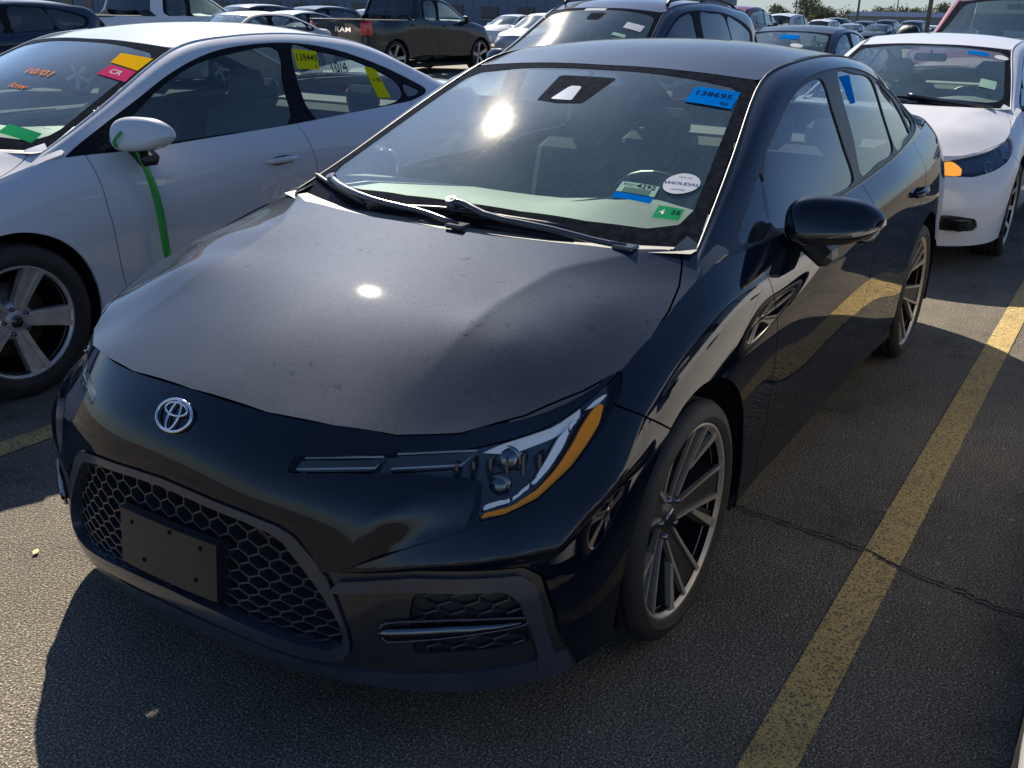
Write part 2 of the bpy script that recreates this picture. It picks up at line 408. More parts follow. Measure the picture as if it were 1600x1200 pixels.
def paint(name, col, metal=.0, rough=.35, dust=.1, flat0=.62, flat1=.95, flake=0., dustcol=(.30, .28, .25), coatr=.0, orange=.0, sheen=.25, sheenr=.36):
    """clear-coated car paint; a film of dust lies on the faces that look up"""
    q = NT(name); q.set(Roughness=.5, Metallic=metal, Coat_Weight=1., Coat_Roughness=coatr); q.b.inputs['Base Color'].default_value = (*col, 1); q.b.inputs['Specular IOR Level'].default_value = .0
    g = q.n('ShaderNodeNewGeometry'); sp = q.n('ShaderNodeSeparateXYZ'); q.l(g.outputs['Normal'], sp.inputs[0])
    up = q.ramp(sp.outputs[2], [(flat0, 0.), (flat1, 1.)])
    n1 = q.ramp(q.noise(2.2, 6, .6), [(.25, .88), (.75, 1.06)]); n2 = q.ramp(q.noise(19., 5, .75), [(.30, .45), (.38, 1.)]); n3 = q.ramp(q.noise(420, 2, .5), [(.35, .75), (.65, 1.25)])
    f = q.math('MULTIPLY', q.math('MULTIPLY', up, n1), q.math('MULTIPLY', n2, n3)); low = q.ramp(q.noise(14, 4), [(.45, .0), (.8, .045)])
    f = q.math('ADD', q.math('MULTIPLY', f, dust), q.math('MULTIPLY', low, dust), True)
    q.l(q.math('ADD', q.math('MULTIPLY', f, .06), coatr, True), q.b.inputs['Coat Roughness'])
    df = q.n('ShaderNodeBsdfDiffuse'); df.inputs[0].default_value = (*dustcol, 1); g2 = q.n('ShaderNodeBsdfGlossy'); g2.inputs['Roughness'].default_value = sheenr; g2.inputs['Color'].default_value = (sheen*.88, sheen, sheen*1.28, 1)
    m0 = q.n('ShaderNodeMixShader'); m0.inputs[0].default_value = .6; q.l(df.outputs[0], m0.inputs[1]); q.l(g2.outputs[0], m0.inputs[2])
    m1 = q.n('ShaderNodeMixShader'); q.l(f, m1.inputs[0]); q.l(q.b.outputs[0], m1.inputs[1]); q.l(m0.outputs[0], m1.inputs[2]); q.l(m1.outputs[0], q.out.inputs[0])
    return q.m

def glass(name, tint=(.72, .82, .80), dust=.0, dustcol=(.55, .55, .5), trans=1., side=False):
    """thin automotive glass: tinted see-through + fresnel gloss + a film of dust"""
    q = NT(name); q.t.nodes.remove(q.b)
    tr = q.n('ShaderNodeBsdfTransparent'); tr.inputs[0].default_value = (*tint, 1)
    gl = q.n('ShaderNodeBsdfGlossy'); gl.inputs['Roughness'].default_value = .0; gl.inputs['Color'].default_value = (.95, .97, 1, 1)
    gg = q.n('ShaderNodeNewGeometry'); fr = q.n('ShaderNodeFresnel'); ior = q.n('ShaderNodeMapRange'); ior.inputs[3].default_value = 1.6; ior.inputs[4].default_value = .625; q.l(gg.outputs['Backfacing'], ior.inputs[0]); q.l(ior.outputs[0], fr.inputs[0])
    mx = q.n('ShaderNodeMixShader'); q.l(q.math('MULTIPLY', fr.outputs[0], 1.25, True), mx.inputs[0]); q.l(tr.outputs[0], mx.inputs[1]); q.l(gl.outputs[0], mx.inputs[2])
    last = mx.outputs[0]
    if dust:
        df = q.n('ShaderNodeBsdfDiffuse'); df.inputs[0].default_value = (*dustcol, 1)
        g2 = q.n('ShaderNodeBsdfGlossy'); g2.inputs['Roughness'].default_value = .15; g2.inputs['Color'].default_value = (.9, .88, .8, 1)
        m0 = q.n('ShaderNodeMixShader'); m0.inputs[0].default_value = .035; q.l(df.outputs[0], m0.inputs[1]); q.l(g2.outputs[0], m0.inputs[2])
        n = q.math('MULTIPLY', q.ramp(q.noise(4, 5, .65), [(.2, .5), (.75, 1.1)]), q.ramp(q.noise(350, 2), [(.4, .6), (.68, 1.8)]))
        st = q.ramp(q.noise(6, 3, .5, stretch=(1, 14, 1)), [(.55, 1.), (.75, 1.6)])
        m1 = q.n('ShaderNodeMixShader'); q.l(q.math('MULTIPLY', q.math('MULTIPLY', n, st), dust, True), m1.inputs[0]); q.l(last, m1.inputs[1]); q.l(m0.outputs[0], m1.inputs[2]); last = m1.outputs[0]
    q.l(last, q.out.inputs[0]); return q.m

def lensmat(name, tint=(1, 1, 1), rough=0.):
    q = NT(name); q.t.nodes.remove(q.b)
    tr = q.n('ShaderNodeBsdfTransparent'); tr.inputs[0].default_value = (*tint, 1); gl = q.n('ShaderNodeBsdfGlossy'); gl.inputs['Roughness'].default_value = .02
    gg = q.n('ShaderNodeNewGeometry'); fr = q.n('ShaderNodeFresnel'); ior = q.n('ShaderNodeMapRange'); ior.inputs[3].default_value = 1.45; ior.inputs[4].default_value = .69; q.l(gg.outputs['Backfacing'], ior.inputs[0]); q.l(ior.outputs[0], fr.inputs[0]); mx = q.n('ShaderNodeMixShader'); q.l(fr.outputs[0], mx.inputs[0]); q.l(tr.outputs[0], mx.inputs[1]); q.l(gl.outputs[0], mx.inputs[2]); q.l(mx.outputs[0], q.out.inputs[0]); return q.m

MT = {}
MT['trim'] = simple('black_trim', (.012, .013, .015), .42, var=.25, vscale=8)
MT['satin'] = simple('satin_grey_trim', (.036, .042, .055), .26, var=.15, vscale=12, coat=.45)
MT['piano'] = simple('gloss_dark_trim', (.012, .012, .014), .12, coat=1.)
MT['gunmetal'] = simple('gunmetal_panel', (.035, .034, .036), .3, .3, coat=.6, var=.2, vscale=9)
MT['mesh'] = simple('grille_plastic', (.030, .033, .042), .32)
MT['dark'] = simple('dark_void', (.004, .004, .005), .8, spec=.1)
MT['liner'] = simple('wheel_liner_felt', (.012, .012, .012), .95, spec=.1, var=.3)
MT['rubber'] = simple('tyre_rubber', (.019, .018, .017), .72, var=.35, vscale=18, bump=.25)
MT['chrome'] = simple('chrome', (.78, .80, .83), .08, 1.)
MT['dchrome'] = simple('dark_chrome', (.16, .17, .19), .16, 1.)
MT['machined'] = simple('machined_alloy', (.46, .42, .36), .40, .7, var=.12, vscale=40)
MT['darkalloy'] = simple('dark_alloy', (.020, .021, .024), .45, .1, coat=.2, var=.3, vscale=20)
MT['silver'] = simple('silver_alloy', (.55, .53, .50), .40, .6, var=.22, vscale=14)
MT['disc'] = simple('brake_steel', (.20, .15, .12), .5, .8, var=.4, vscale=25)
MT['orange'] = simple('amber_lens', (1.0, .30, .0), .5, spec=.2)
MT['red'] = simple('red_lens', (.60, .015, .015), .18, coat=1.)
MT['lamp'] = simple('lamp_reflector', (.90, .91, .90), .35, .0)
MT['guide'] = simple('light_guide', (.34, .38, .42), .16, coat=1.)
MT['lens'] = lensmat('clear_lens', (.96, .97, .96))
MT['radiator'] = simple('radiator_fins', (.050, .043, .036), .8, var=.4, vscale=6)
MT['seal'] = simple('rubber_seal', (.006, .006, .007), .6)
MT['dash'] = simple('dashboard_plastic', (.20, .215, .20), .6, var=.1, vscale=5)
MT['seat'] = simple('seat_fabric', (.085, .085, .088), .9, var=.2, vscale=60)
MT['seatgrey'] = simple('grey_seat_fabric', (.20, .195, .18), .9, var=.2, vscale=60)
MT['head'] = simple('headliner', (.30, .29, .27), .95)
MT['carpet'] = simple('carpet', (.015, .015, .016), .95)
MT['underbody'] = simple('underbody', (.008, .008, .008), .9)
MT['black'] = paint('black_blue_paint', (.0025, .0045, .011), .0, .28, .46, flat0=.84, flat1=.975, dustcol=(.13, .155, .20), sheen=.050, sheenr=.52)
MT['white'] = paint('white_paint', (.68, .68, .68), .0, .35, .12, dustcol=(.5, .46, .4))
MT['pearl'] = paint('silver_white_paint', (.60, .61, .62), .0, .35, .12, dustcol=(.5, .46, .4))
MT['navy'] = paint('dark_blue_paint', (.010, .020, .045), .1, .3, .3, dustcol=(.22, .24, .28), sheen=.05)
MT['greyp'] = paint('grey_paint', (.020, .027, .036), .2, .35, .2, dustcol=(.2, .22, .26), sheen=.06)
MT['redp'] = paint('dark_red_paint', (.16, .010, .012), .1, .32, .2)
MT['bluep'] = paint('blue_paint', (.020, .055, .13), .2, .32, .2)
MT['silverp'] = paint('silver_paint', (.33, .34, .35), .5, .35, .2)
MT['beige'] = paint('beige_paint', (.45, .43, .38), .2, .35, .2)
MT['ws'] = glass('windscreen_glass', (.80, .92, .87), dust=.11, dustcol=(.20, .32, .30))
MT['sg'] = glass('side_glass', (.42, .50, .53), dust=.02)
MT['pg'] = glass('privacy_glass', (.10, .12, .13), dust=.03)
MT['frit'] = simple('frit_black', (.012, .013, .016), .6, spec=.0, coat=.12, var=.5, vscale=40)
def flat(name, col, rough=.7): return simple(name, col, rough, spec=.0)
q = NT('amber_lamp_lit'); q.set(Roughness=.3); q.b.inputs['Base Color'].default_value = (.9, .35, .03, 1); q.b.inputs['Emission Color'].default_value = (1., .36, .04, 1); q.b.inputs['Emission Strength'].default_value = .45; MT['amberlit'] = q.m
MT['sblue'] = flat('blue_label', (.0, .13, .46)); MT['syel'] = flat('yellow_label', (.62, .56, .01)); MT['sor'] = flat('orange_label', (.62, .34, .01))
MT['swh'] = flat('white_label', (.55, .57, .60)); MT['sgr'] = flat('green_label', (.02, .26, .10)); MT['spk'] = flat('pink_label', (.45, .04, .12)); MT['ink'] = flat('black_ink', (.01, .012, .02)); MT['inkb'] = flat('blue_ink', (.03, .08, .20)); MT['inkr'] = flat('red_ink', (.55, .05, .05)); MT['inko'] = flat('orange_marker', (.75, .22, .03)); MT['spale'] = flat('pale_green_label', (.28, .45, .36))

# ------------------------------------------------------------------ car builder
def P2(V, plane):
    if plane == 'TZ': return np.stack([np.arctan2(np.abs(V[:, 1]), V[:, 0]+.2), V[:, 2]], 1)
    return V[:, list(AX[plane])]
def inside(m, plane, pts, off=0.): return clip(m, poly_sd(P2(m.V, plane), pts)+off)
def outside(m, plane, pts, off=0., where=None):
    f = -poly_sd(P2(m.V, plane), pts)-off
    if where is not None: f = np.where(where(m.V), f, 1.)
    return clip(m, f)

HL = [(.826, .316, .637), (.808, .316, .663), (.708, .489, .68), (.616, .606, .683), (.544, .674, .697), (.468, .727, .716), (.378, .76, .747), (.277, .777, .78), (.258, .783, .783),
      (.290, .794, .755), (.392, .799, .693), (.483, .781, .635), (.561, .751, .591), (.623, .713, .57), (.661, .674, .562), (.622, .658, .623), (.626, .642, .634), (.709, .526, .648), (.779, .416, .646)]
BUMPCUT = [(2, -1), (2, 2), (.245, 2), (.245, .80), (.335, .738), (.173, .636), (.11, .60), (.11, -1)]
FDOOR = [(-.50, 1.2), (-.497, .93), (-.52, .78), (-.572, .60), (-.585, .42), (-.56, .30), (-.555, .232), (-1.60, .232), (-1.625, .40), (-1.665, .60), (-1.635, .78), (-1.61, .99), (-1.61, 1.2)]
RDOOR = [(-1.61, 1.2), (-1.61, .99), (-1.635, .78), (-1.665, .60), (-1.625, .40), (-1.60, .232), (-2.20, .232), (-2.27, .42), (-2.33, .62), (-2.42, .78), (-2.60, .90), (-2.66, 1.0), (-2.66, 1.2)]
DLO = [(-.385, .925), (-.43, .962), (-.622, 1.048), (-.782, 1.122), (-.985, 1.214), (-1.18, 1.289), (-1.36, 1.330), (-1.6, 1.349), (-1.895, 1.347), (-2.22, 1.309), (-2.638, 1.218), (-2.86, 1.145), (-2.945, 1.09), (-2.93, 1.055),
       (-2.842, 1.036), (-2.55, 1.014), (-2.186, .992), (-1.682, .966), (-1.271, .95), (-.8, .932), (-.45, .915)]
WINS = [('front_door', [(-.80, 1.105), (-.985, 1.195), (-1.15, 1.262), (-1.30, 1.303), (-1.50, 1.322), (-1.515, 1.22), (-1.535, 1.10), (-1.545, .976), (-1.2, .963), (-.70, .945)]),
        ('quarter', [(-.765, 1.09), (-.62, 1.022), (-.47, .955), (-.46, .940), (-.665, .944)]),
        ('rear_door', [(-1.69, 1.326), (-1.95, 1.322), (-2.22, 1.286), (-2.24, 1.15), (-2.225, 1.016), (-1.95, .998), (-1.66, .982), (-1.672, 1.10)]),
        ('rear_quarter', [(-2.285, 1.272), (-2.60, 1.196), (-2.68, 1.135), (-2.70, 1.05), (-2.69, 1.04), (-2.50, 1.03), (-2.275, 1.018)]),
        ('rear_quarter', [(-2.76, 1.150), (-2.86, 1.105), (-2.88, 1.075), (-2.80, 1.052), (-2.75, 1.047)])]
HOODOUT = [(.795, 0), (.778, .215), (.74, .37), (.69, .49), (.61, .595), (.50, .68), (.37, .744), (.26, .782), (.12, .786), (0, .772), (-.12, .745), (-.20, .715), (-.25, .690), (-.235, .655), (-.16, .55), (-.115, .375), (-.085, .2), (-.078, 0)]
FRIT = [(-1.045, 0), (-1.047, .3), (-1.05, .49), (-1.02, .53), (-.65, .60), (-.44, .64), (-.365, .63), (-.31, .56), (-.262, .40), (-.232, .2), (-.225, 0)]
GOUT = [(0, .562), (.10, .557), (.236, .545), (.319, .531), (.354, .514), (.394, .472), (.426, .423), (.462, .32), (.470, .265), (.445, .232), (.376, .224), (.288, .236), (.155, .255), (0, .262)]
GIN = [(0, .543), (.09, .539), (.237, .526), (.301, .512), (.331, .495), (.362, .458), (.404, .405), (.438, .352), (.456, .31), (.453, .275), (.43, .260), (.356, .263), (.264, .278), (.15, .292), (0, .298)]

def comps(m):
    """connected pieces, largest first, specks dropped"""
    p = np.arange(len(m.V))
    for _ in range(400):
        q = p.copy(); mn = q[m.T].min(1)
        for k in range(3): np.minimum.at(q, m.T[:, k], mn)
        q = q[q]
        if (q == p).all(): break
        p = q
    lab = p[m.T[:, 0]]; u, c = np.unique(lab, return_counts=True); out = []
    for l in u[np.argsort(-c)]:
        T = m.T[lab == l]
        if len(T) < 14 and len(out): continue
        us = np.unique(T); mp = -np.ones(len(m.V), int); mp[us] = np.arange(len(us)); out.append(TM(m.V[us], m.N[us], mp[T]))
    return out
def both(half): return [tuple(p) for p in half]+[(x, -y) for x, y in half[::-1] if abs(y) > 1e-6]
def bothYZ(half): return [(-y, z) for y, z in half[::-1] if abs(y) > 1e-6]+[tuple(p) for p in half]

def displace(m, fn):
    V = m.V+m.N*fn(m.V, m)[:, None]; e1 = V[m.T[:, 1]]-V[m.T[:, 0]]; e2 = V[m.T[:, 2]]-V[m.T[:, 0]]; n = np.cross(e1, e2); N = np.zeros_like(V)
    for k in range(3): np.add.at(N, m.T[:, k], n)
    N /= np.linalg.norm(N, axis=1, keepdims=True)+1e-12; N = np.where(((N*m.N).sum(1) < 0)[:, None], -N, N); c = np.abs(V[:, 1]) < 1e-5; N[c, 1] = 0
    return TM(V, N, m.T)


class Warp:
    def __init__(s, wx=None, sy=1., wz=None): s.wx = np.array(wx, float) if wx else None; s.sy = sy; s.wz = np.array(wz, float) if wz else None
    def x(s, v):
        if s.wx is None: return v
        return _ext(v, s.wx)
    def z(s, v):
        if s.wz is None: return v
        return _ext(v, s.wz)
    def P(s, A):
        A = np.array(A, float); B = A.copy(); B[..., 0] = s.x(A[..., 0]); B[..., 1] = A[..., 1]*s.sy; B[..., 2] = s.z(A[..., 2]); return B
    def XZ(s, A):
        A = np.array([p[:2] for p in A], float); return np.stack([s.x(A[:, 0]), s.z(A[:, 1])], 1)
    def XY(s, A): A = np.array(A, float); return np.stack([s.x(A[:, 0]), A[:, 1]*s.sy], 1)
    def YZ(s, A): A = np.array(A, float); return np.stack([A[:, 0]*s.sy, s.z(A[:, 1])], 1)
    def TZ(s, A): B = s.P(A); return P2(B, 'TZ')
def _ext(v, M):
    v = np.asarray(v, float); a, b = M[:, 0], M[:, 1]; r = np.interp(v, a, b)
    r = np.where(v < a[0], b[0]+(v-a[0])*(b[1]-b[0])/(a[1]-a[0]), r); return np.where(v > a[-1], b[-1]+(v-a[-1])*(b[-1]-b[-2])/(a[-1]-a[-2]), r)

CLEV = dict(full=.013, mid=.035, low=.07)
def build_car(name, label, cat, loc, rz=0., mat='black', q='mid', W=None, net=None, rail=None, beltx=None, ws=None, roof=None, back=None, deck=None, hoodp=None,
              dlo=None, wins=None, hoodout=None, hl=None, glassm='sg', wheel='five', arch=.372, tyre=.318, group=None, extra=None, ax=(0., -2.7), rub='trim', mirror_y=True,
              mirmat=None, mpos=(-.79, .940, .972), msc=1., crease=None, seat='seat', frontcut=None, hoodbump=.012, rocker=.232, frame=None, taillight=None, doors=(None, None), twidth=.225):
    W = W or Warp(); D = CLEV[q]; full = q == 'full'; low = q == 'low'
    root = empty(name, loc, rz, label, cat, group); paintm = MT[mat]
    net = W.P(skirt_net() if net is None else net); rail = W.P(RAIL if rail is None else rail); beltx = W.x(np.array(BELTX if beltx is None else beltx))
    hoodout = W.XY(HOODOUT if hoodout is None else hoodout)
    S = Surf(net, .03, .03); k6 = S.G[:, -1]
    sk = skirt_surf(net, D)
    ax = [float(W.x(a)) for a in ax]
    def archcut(m):
        for a in ax: m = clip(m, np.where(np.abs(m.V[:, 1]) > .3, np.hypot(m.V[:, 0]-a, m.V[:, 2]-tyre)-arch, 1.))
        return m
    if crease is not None:
        cr = W.XZ(crease)
        def rel(V, m):
            zc = np.interp(V[:, 0], cr[::-1, 0], cr[::-1, 1]); d = V[:, 2]-zc; e = np.clip((cr[0, 0]-V[:, 0])/.35, 0, 1)*np.clip((V[:, 0]-cr[-1, 0])/.35, 0, 1)
            return .009*e*np.where(d > 0, np.exp(-d/.028), np.exp(d/.13))*(V[:, 1] > .3)
        sk = displace(sk, rel)
    sk = archcut(sk)
    ups = lambda half: both(half)
    def two(nm, m, mt, d=.014, parent=root):
        if not len(m.T): return []
        cs = comps(m)
        if len(cs) > 1:
            for c_ in cs[1:]: two(nm+'_piece' if 0 else nm, c_, mt, d, parent)
            m = cs[0]
        m = flange(m, d) if d and not low else m; a = tmobj(nm, m, mt, parent); b = tmobj(nm, mirror(m), mt, parent); return [a, b]
    def one(nm, m, mt, d=.014, parent=root):
        m = join(m, mirror(m)); return tmobj(nm, flange(m, d, only=lambda p: abs(p[1]) > 1e-3) if d and not low else m, mt, parent)
    g = .0025 if full else .003
    hlT = W.TZ(HL if hl is None else hl)
    fr = lambda V: V[:, 0] > ax[0]+.15
    # ---- skirt panels
    bc = W.XZ(BUMPCUT if frontcut is None else frontcut)
    fd = W.XZ(doors[0] or FDOOR); rd = W.XZ(doors[1] or RDOOR)
    rz_ = rocker
    front = inside(sk, 'XZ', bc, -g); front = outside(front, 'TZ', hlT, g*.5)
    if extra and 'front' in extra: front = extra['front'](root, front, W, two, one)
    one('front_bumper', front, paintm)
    rest = outside(outside(sk, 'XZ', bc, g), 'TZ', hlT, g*.5, where=lambda V: V[:, 0] > ax[0]+.1)
    body = clip(rest, rest.V[:, 2]-rz_-g); sill = clip(rest, np.where((rest.V[:, 0] < ax[0]) & (rest.V[:, 0] > ax[1]-.9), rz_-rest.V[:, 2], -1.))
    two('sill', sill, MT[rub] if isinstance(rub, str) else rub)
    xf = fd[:, 0].max(); xr = rd[:, 0].min()
    fender = clip(outside(body, 'XZ', fd, g), None) if 0 else outside(body, 'XZ', fd, g)
    fender = clip(fender, fender.V[:, 0]-fd[-1, 0])
    two('front_fender', fender, paintm)
    D1 = two('front_door', inside(body, 'XZ', fd, -g), paintm)
    D2 = two('rear_door', inside(body, 'XZ', rd, -g), paintm)
    quarter = outside(outside(body, 'XZ', rd, g), 'XZ', fd, g); quarter = clip(quarter, fd[-1, 0]-.05-quarter.V[:, 0])
    quarter = clip(quarter, rd[len(rd)-2, 0]+.5-quarter.V[:, 0])
    rear = []
    if taillight:
        tT = taillight['poly'](W); xq = quarter.V[:, 0].min()+.22; tl = clip(inside(quarter, *tT), None if 0 else -(inside(quarter, *tT).V[:, 0]-xq)); quarter = outside(quarter, *tT, off=g, where=lambda V: V[:, 0] < xq)
        for o in two('tail_light', tl, MT['red'], .01): pass
    one('rear_body', quarter, paintm)
    # ---- top surfaces
    hp = hood_pts(np.array(skirt_net())) if hoodp is None else hoodp
    hf = rbf(W.P(hp)); HO = both(hoodout.tolist())
    def hfun(x, y):
        z = hf(x, y)
        if hoodbump:
            yc = np.interp(x, W.x(np.array([-.25, -.169, .022, .22, .45, .7])), np.array([.66, .60, .475, .435, .44, .45]))*W.sy; t = np.clip((np.abs(y)-yc)/.17, 0, 1); s = (1-t)**2
            e = np.clip((W.x(.72)-x)/.45, 0, 1); z = z+hoodbump*(s-.35*np.exp(-((np.abs(y)-yc-.05)/.03)**2)*0)*e*e*(3-2*e)
        return z
    xh = hoodout[:, 0]; hd = D*.8 if full else D
    H0 = hfield(hfun, xh.min()-.15, xh.max()+.06, 0, hoodout[:, 1].max()+.12, hd)
    hood = inside(H0, 'XY', HO, -g)
    one('hood', hood, paintm, .02)
    k6o = np.array([k6[i, :2] for i in range(len(k6)) if k6[i, 0] > xh.min()-.12]); k6p = np.concatenate([[[xh.max()+.3, -.0]], k6o, [[xh.min()-.13, 0.]]])
    k6h = both(k6p.tolist())
    cor = clip(outside(inside(H0, 'XY', k6h, .0), 'XY', HO, g), H0.V[:, 1]*0+1 if 0 else None) if 0 else outside(inside(H0, 'XY', k6h, .002), 'XY', HO, g)
    cor = clip(cor, np.where(cor.V[:, 1] > .66*W.sy, cor.V[:, 0]-(xh.min()-.13), -1.))
    if len(cor.T): two('fender_top', cor, paintm, .01)
    
    wsf = rbf(W.P(WS if ws is None else ws)); rT = rail; xt = W.x(-1.11)
    wsb = [p for p in W.P(WS if ws is None else ws)[:3]]; wst = [p for p in W.P(WS if ws is None else ws)[3:6]]
    WP = [(wsb[2][0]+.03, 0), (wsb[1][0]+.03, wsb[1][1]), (wsb[0][0]+.02, wsb[0][1]+.008)]+[(p[0], p[1]-.004) for p in rT if wst[0][0]+.02 < p[0] < wsb[0][0]-.02]+[(wst[0][0], wst[0][1]), (wst[1][0], wst[1][1]), (wst[2][0], 0)]
    WG = hfield(wsf, wst[2][0]-.08, wsb[2][0]+.08, 0, .8*W.sy, D*1.3); WPb = both(WP)
    wg = inside(WG, 'XY', WPb, -.002)
    cowl = hfield(lambda x, y: hf(x, y)-.022, xh.min()-.16, W.x(.02), 0, .72*W.sy, .03); cowl = outside(cowl, 'XY', WPb, -.012); tmobj('cowl', join(cowl, mirror(cowl)), MT['trim'], root)
    WSO = one('windscreen', wg, MT['ws'], .0)
    fo = both(W.XY(FRIT).tolist()) if not low else None
    if fo is not None:
        ft = offset(outside(wg, 'XY', fo), .0012); one('windscreen_border', ft, MT['frit'], 0, WSO)
    rp = W.P(ROOF if roof is None else roof); rf = rbf(rp)
    bk = W.P(BACK if back is None else back); xr0, xr1 = min(rp[:, 0]), max(bk[bk[:, 0] < rp[:, 0].min()+.3][:, 0])
    xb = bk[0][0]; yb = [p for p in rT if p[0] < wst[0][0]+.05]
    redge = [(wst[2][0]+.0, 0), (wst[1][0], wst[1][1]), (wst[0][0], wst[0][1])]+[(p[0], p[1]-.002) for p in rT if bk[1][0]+.01 < p[0] < wst[0][0]-.01]+[(bk[1][0], bk[1][1]), (bk[0][0], 0)]
    RG = hfield(rf, xb-.05, wst[2][0]+.05, 0, .75*W.sy, D*1.5); one('roof', inside(RG, 'XY', both(redge), -.003), paintm, .02)
    bf = rbf(bk); be = [(bk[0][0]-.004, 0), (bk[1][0]-.004, bk[1][1])]+[(p[0], p[1]-.01) for p in rT if bk[3][0]+.01 < p[0] < bk[1][0]-.02]+[(bk[3][0], bk[3][1]-.01), (bk[4][0], 0)]
    BG = hfield(bf, bk[:, 0].min()-.05, bk[0][0]+.05, 0, .8*W.sy, D*1.5)
    one('rear_window', inside(BG, 'XY', both(be)), MT[glassm if glassm == 'pg' else 'ws'], 0)
    dk = DECK if deck is None else deck
    if len(dk):
        dp = W.P(dk); df = rbf(dp); k6r = np.array([k6[i, :2] for i in range(len(k6)) if k6[i, 0] < dp[:, 0].max()+.05])
        DG = hfield(df, dp[:, 0].min()-.06, dp[:, 0].max()+.04, 0, .85*W.sy, D*2)
        pol = both([(dp[:, 0].max()+.02, 0)]+[(dp[:, 0].max()+.02, k6r[0, 1])]+k6r.tolist())
        one('boot_lid', inside(DG, 'XY', pol, -.008), paintm, .01)
    # ---- greenhouse sides
    sn = side_net(k6, rail, beltx); SS = Surf(sn, D, D); up = gridtm(SS.G, SS.N)
    if up.N[:, 1].mean() < 0: up = flipn(up)
    dl = smooth_poly(W.XZ(DLO if dlo is None else dlo), 4) if dlo is None or dlo != [] else None
    pil = outside(up, 'XZ', dl) if dl is not None else up
    two('window_pillar_frame', pil, MT[frame] if frame else paintm, .006)
    if dl is not None:
        wl = WINS if wins is None else wins; trim = inside(offset(up, -.004), 'XZ', dl, .004); gp = {}
        for nm, pts in wl:
            pp = smooth_poly(W.XZ(pts), 4); gl = inside(offset(up, -.009), 'XZ', pp, .004); trim = outside(trim, 'XZ', pp)
            par = {'front_door': D1, 'rear_door': D2}.get(nm)
            gm = glassm if nm in ('rear_door', 'rear_quarter') else ('sg' if glassm == 'pg' else glassm)
            for k, mm in enumerate((gl, mirror(gl))): tmobj('side_window', mm, MT[gm], par[k] if par else root)
        two('window_trim', trim, MT['trim'] if full else MT['frit'], .010)
    # roof drip / screen edge trim
    if not low:
        for sy in (1, -1):
            b = MB(); pts = [Vector((p[0], (p[1]+.002)*sy, p[2]+.001)) for p in cspl(np.arange(len(rT)), rT, np.linspace(0, len(rT)-1, 40))]
            b.tube(pts, .0045, 6).obj('drip_moulding', MT['trim'] if full else paintm, root)
    # ---- insides
    bw = .70*W.sy; b = MB(); x0, x1 = ax[0]-.42, float(W.x(-2.95)); zb = float(W.z(.95))
    b.box(((x0+x1)/2, 0, .22), (x0-x1, 1.60*W.sy, .04)); b.box((x0+.02, 0, zb*.5+.02), (.04, 1.45*W.sy, zb*.74))
    b.obj('floor_pan', MT['carpet'], root)
    b = MB().box(((ax[0]+ax[1])/2, 0, .20), (ax[0]-ax[1]-.8, 1.5*W.sy, .05)); b.box((ax[0]+.2, 0, .24), (.95, 1.0, .05)); b.box((ax[1]-.35, 0, .30), (1.0, 1.0, .05)); b.obj('underbody', MT['underbody'], root)
    for a in ax:
        for sy in (1, -1):
            b = MB(); R = arch+.006; n = 20; pr = [(a+R*math.cos(math.pi*k/n), tyre+R*math.sin(math.pi*k/n)) for k in range(-2, n+3)]
            V = []; F = []
            for y in (.50*sy, .872*sy*W.sy): V += [(x, y, z) for x, z in pr]
            m = len(pr); F = [(i, i+1, m+i+1, m+i) for i in range(m-1)]; V2 = [(a, .50*sy, tyre)]; b.add(V, F, True); b.add([(x, .5*sy, z) for x, z in pr]+V2, [(i, i+1, m) for i in range(m-1)]); b.obj('wheel_liner', MT['liner'], root)
    dz = zb; b = MB(); sx = float(W.x(-.28)) - .0
    b.add(*dash_shape(sx, dz, .72*W.sy)); b.obj('dashboard', MT['dash'], root)
    for nm, y in (('front_seat', .37), ('front_seat', -.37)):
        b = MB(); X = x0-.92; b.box((X, y, .42), (.50, .48, .16), bev=.05); b.box((X-.29, y, .74), (.14, .46, .56), Matrix.Rotation(-.25, 3, 'Y'), taper=.85, bev=.05); b.box((X-.40, y, dz+.17), (.10, .25, .17), Matrix.Rotation(-.15, 3, 'Y'), bev=.045); b.obj(nm, MT[seat], root)
    b = MB(); X = x0-1.75; b.box((X, 0, .42), (.5, 1.25*W.sy, .16), bev=.05); b.box((X-.33, 0, .72), (.14, 1.25*W.sy, .5), Matrix.Rotation(-.3, 3, 'Y'), bev=.05)
    for y in (-.42, .42): b.box((X-.46, y, dz+.06), (.09, .26, .14), bev=.04)
    b.box((X-.78, 0, dz+.0), (.55, 1.2*W.sy, .03)); b.obj('rear_seat', MT[seat], root)
    if not low:
        b = MB(); c = Vector((x0-.42, .37, dz-.06)); A = Matrix.Rotation(math.radians(-64), 3, 'Y')
        b.tube([c+A@Vector((.18*math.cos(t), .18*math.sin(t), 0)) for t in np.linspace(0, 2*math.pi, 29)], .014, 8, cap=False); b.box(c, (.09, .12, .05), A, bev=.02)
        for t in (0.1, math.pi-.1, -math.pi/2): b.tube([c, c+A@Vector((.17*math.sin(t), .17*math.cos(t), 0))], .013, 6)
        b.obj('steering_wheel', MT['trim'], root)
        for sy in (1, -1):
            lin = offset(clip(inside(sk, 'XZ', [(x0, 0), (x0, 3), (x1, 3), (x1, 0)]), None) if 0 else inside(sk, 'XZ', [(x0, 0), (x0, 3), (x1, 3), (x1, 0)]), -.06)
            lm = flipn(lin if sy > 0 else mirror(lin)); tmobj('door_card', lm, MT['dash'], root)
        hl_ = flipn(offset(inside(RG, 'XY', both(redge), -.02), -.03)); tmobj('headliner', join(hl_, mirror(hl_)), MT['head'], root)
